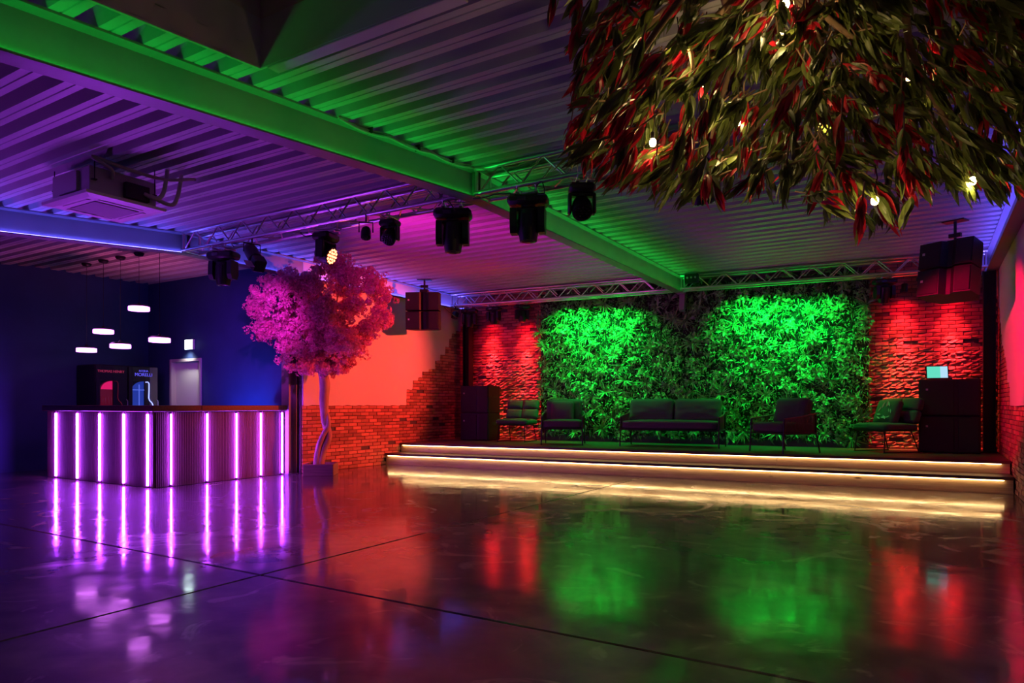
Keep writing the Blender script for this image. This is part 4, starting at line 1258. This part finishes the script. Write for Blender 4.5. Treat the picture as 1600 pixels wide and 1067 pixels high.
for (i, j) in cells:
    x = PL * (i + .5 + rn.uniform(-.45, .45)) / nx; z = PZ0 + (PZ1 - PZ0) * (j + .5 + rn.uniform(-.45, .45)) / nz
    s = rn.uniform(.8, 1.35)
    e = Euler((R(90) + R(rn.uniform(-25, 25)), R(rn.uniform(-20, 20)), 0))
    obj('leaf_clump', CL[rn.randrange(12)], None, plants, loc=(x, -.07 - rn.uniform(0, .07), z), rot=(e.x, e.y, 0), scale=(s, s, s))
fill = MB()
lv = [leaf_tris(1.0, .5, .35, .35, 1), leaf_tris(1.0, .30, .5, .4, 1), leaf_tris(1.0, .16, .6, .4, 1)]
for k in range(15000):
    x = rn.uniform(-.03, PL + .03); z = rn.uniform(PZ0 - .03, PZ1)
    kind = rn.choice((0, 0, 1, 1, 2)); L = (rn.uniform(.04, .07), rn.uniform(.06, .11), rn.uniform(.08, .16))[kind]
    hump = .05 * (math.sin(x * 9.1 + 3 * math.sin(z * 4.3)) + math.sin(z * 10.7 + 2 * math.sin(x * 5.1))) * .5
    M = T(x, -.06 - max(0, rn.uniform(0, .10) + hump), z) @ RZ(R(rn.uniform(-200, 20))) @ RY(R(rn.uniform(-40, 75))) @ RX(R(rn.uniform(-60, 60))) @ Matrix.Scale(L, 4)
    fill.add(lv[kind][0], lv[kind][1], M)
fill.build('foliage', MAT['wall_leaf'], plants, smooth=None, recalc=False, kind='stuff')

# ================================================================== HANGING FOLIAGE (upper right)
can = thing('hanging_foliage', 'large hanging canopy of long green and red leaves with fairy bulbs', 'foliage', (-.6, 3.4, 3.25))
O = Vector((-.6, 3.4, 3.25))
SIL = [(815, -80), (828, 2), (890, 45), (893, 110), (888, 170), (888, 232), (945, 272), (1010, 305), (1110, 303), (1180, 290), (1240, 288), (1310, 335), (1370, 352), (1425, 325), (1445, 282), (1500, 292), (1570, 300), (1660, 290), (1660, -80)]
def inside(u, v):
    c = False
    for (x0, y0), (x1, y1) in zip(SIL, SIL[1:] + SIL[:1]):
        if (y0 > v) != (y1 > v) and u < (x1 - x0) * (v - y0) / (y1 - y0) + x0: c = not c
    return c
rn = random.Random(19)
def canopy_ok(q):
    d = depth(q); lat = q.x * RT.x + q.y * RT.y
    return inside(800 + lat / d * 1067, 632 - (q.z - EYE) / d * 1067) and q.x < XR - .2 and q.z < ZB + BH - roof_drop(q.y) - .10
# leafy boughs: several wooden limbs fanning out from the roof
limbs = []
for k in range(12):
    for _ in range(400):
        d = rn.uniform(2.9, 4.3); q = cam_pt(rn.uniform(900, 1600), rn.uniform(40, 300), d)
        if canopy_ok(q): break
    root = Vector((rn.uniform(-.9, .1), rn.uniform(3.0, 3.9), 0)); root.z = ZB + BH - roof_drop(root.y) - .06
    mid = root.lerp(q, .55) + Vector((rn.uniform(-.2, .2), rn.uniform(-.2, .2), .10))
    if mid.z > root.z: mid.z = root.z
    pts = smooth_path([root - O, mid - O, q - O], 6)
    m = MB(); m.tube(pts, [.024 - .015 * i / (len(pts) - 1) for i in range(len(pts))], 7); m.build('bough', MAT['branch'], can, smooth=180)
LV = []
for k in range(8):
    r2 = random.Random(k); LV.append(leaf_tris(1.0, r2.uniform(.17, .24), r2.uniform(.15, .5), r2.uniform(.25, .6), 3))
LME = {}
for c in ('leaf_green', 'leaf_red'):
    for k in range(8):
        me = mesh_from('leaf', LV[k][0], LV[k][1], 180, False); me.materials.append(MAT[c]); LME[(c, k)] = me
whorls = []
while len(whorls) < 1050:
    q = cam_pt(rn.uniform(835, 1660), rn.uniform(-80, 360), rn.uniform(2.75, 4.5))
    if canopy_ok(q): whorls.append(q)
leaves = []
twigs = MB()
for q in whorls:
    out = Vector((q.x + .45, q.y - 3.5, 0)); out = out.normalized() if out.length > .01 else Vector((1, 0, 0))
    axis = (out * rn.uniform(.2, .8) + Vector((rn.uniform(-.4, .4), rn.uniform(-.4, .4), rn.uniform(-1.0, -.15)))).normalized()
    base_ = q - axis * rn.uniform(.10, .2)
    base_.z = min(base_.z, ZB + BH - roof_drop(base_.y) - .03)
    twigs.tube([base_ - O, q - O], .004, 5)
    u = 800 + (q.x * RT.x + q.y * RT.y) / depth(q) * 1067
    redness = .50 if u < 1010 else .26
    is_red = rn.random() < redness
    n = rn.randint(11, 16)
    for k in range(n):
        s = k / n
        p = base_.lerp(q, .35 + .65 * s)
        a = axis.orthogonal().normalized(); b = axis.cross(a); th = 2.4 * k + rn.uniform(-.3, .3)
        rad = a * math.cos(th) + b * math.sin(th)
        spread = rn.uniform(.35, .9) * (1.15 - .5 * s)
        d = (axis + rad * spread + Vector((0, 0, -rn.uniform(.15, .55)))).normalized()
        L = rn.uniform(.085, .145)
        zc = (rad - d * rad.dot(d)).normalized()
        xc = d; yc = zc.cross(xc).normalized()
        M = Matrix(((xc.x * L, yc.x * L, zc.x * L, p.x - O.x), (xc.y * L, yc.y * L, zc.y * L, p.y - O.y), (xc.z * L, yc.z * L, zc.z * L, p.z - O.z), (0, 0, 0, 1)))
        red = is_red and rn.random() < .72
        leaves.append((depth(p) / L + (0 if -300 < u < 1610 else 99), M, 'leaf_red' if red else 'leaf_green', rn.randrange(8)))
twigs.build('twigs', MAT['branch'], can, kind='stuff')
leaves.sort(key=lambda e: e[0])
rest = {'leaf_green': MB(), 'leaf_red': MB()}
for i, (_, M, c, k) in enumerate(leaves):
    if i < 298:
        o = obj('leaf', LME[(c, k)], None, can); o.matrix_local = M
    else:
        rest[c].add(LV[k][0], LV[k][1], M)
gm = rest['leaf_green']; n0 = len(gm.f)
gm.add(rest['leaf_red'].v, rest['leaf_red'].f)
o = gm.build('leaf_mass', MAT['leaf_green'], can, smooth=180, recalc=False, kind='stuff')
o.data.materials.append(MAT['leaf_red'])
mi = np.zeros(len(o.data.polygons), dtype=np.int32); mi[n0:] = 1
o.data.polygons.foreach_set('material_index', mi)
# bulbs on the boughs
BULBS = [(1057, 80, 3.10, 'bright warm bulb in the upper left of the hanging foliage'), (1152, 190, 3.15, 'warm bulb in the middle of the hanging foliage, left half'),
         (1020, 222, 3.15, 'warm bulb low at the left side of the hanging foliage'), (1367, 313, 3.0, 'warm bulb at the lower edge of the hanging foliage'),
         (1228, 5, 2.95, 'large warm bulb at the top edge of the picture in the foliage'), (1520, 282, 3.2, 'warm bulb deep in the foliage near the right wall'),
         (1420, 120, 3.6, 'warm bulb deep in the upper right of the foliage'), (1290, 190, 3.9, 'warm bulb deep in the centre of the foliage'), (1100, 130, 3.95, 'warm bulb deep behind the upper left foliage')]
for (u, v, d, lb) in BULBS:
    q = cam_pt(u, v, d)
    t = thing('fairy_bulb', lb, 'light bulb', q, 0, 'warm bulbs in the foliage')
    m = MB(); m.lathe([(.004, -.020), (.012, -.016), (.016, -.004), (.014, .008), (.008, .016)], 12); m.build('glass_bulb', MAT['bulb_glow'], t, smooth=180)
    m = MB(); m.lathe([(.009, .016), (.010, .018), (.010, .045), (.005, .05)], 10); m.build('socket', MAT['black_plastic'], t)
    m = MB(); m.tube([(0, 0, .048), (.01, .0, .10), (.0, .01, .16)], .003, 5); m.build('wire', MAT['rubber'], t)
    l = lamp('fairy_bulb_light', 'POINT', q + Vector((0, 0, -.025)), None, 3.6, (1, .72, .28), size=.016)
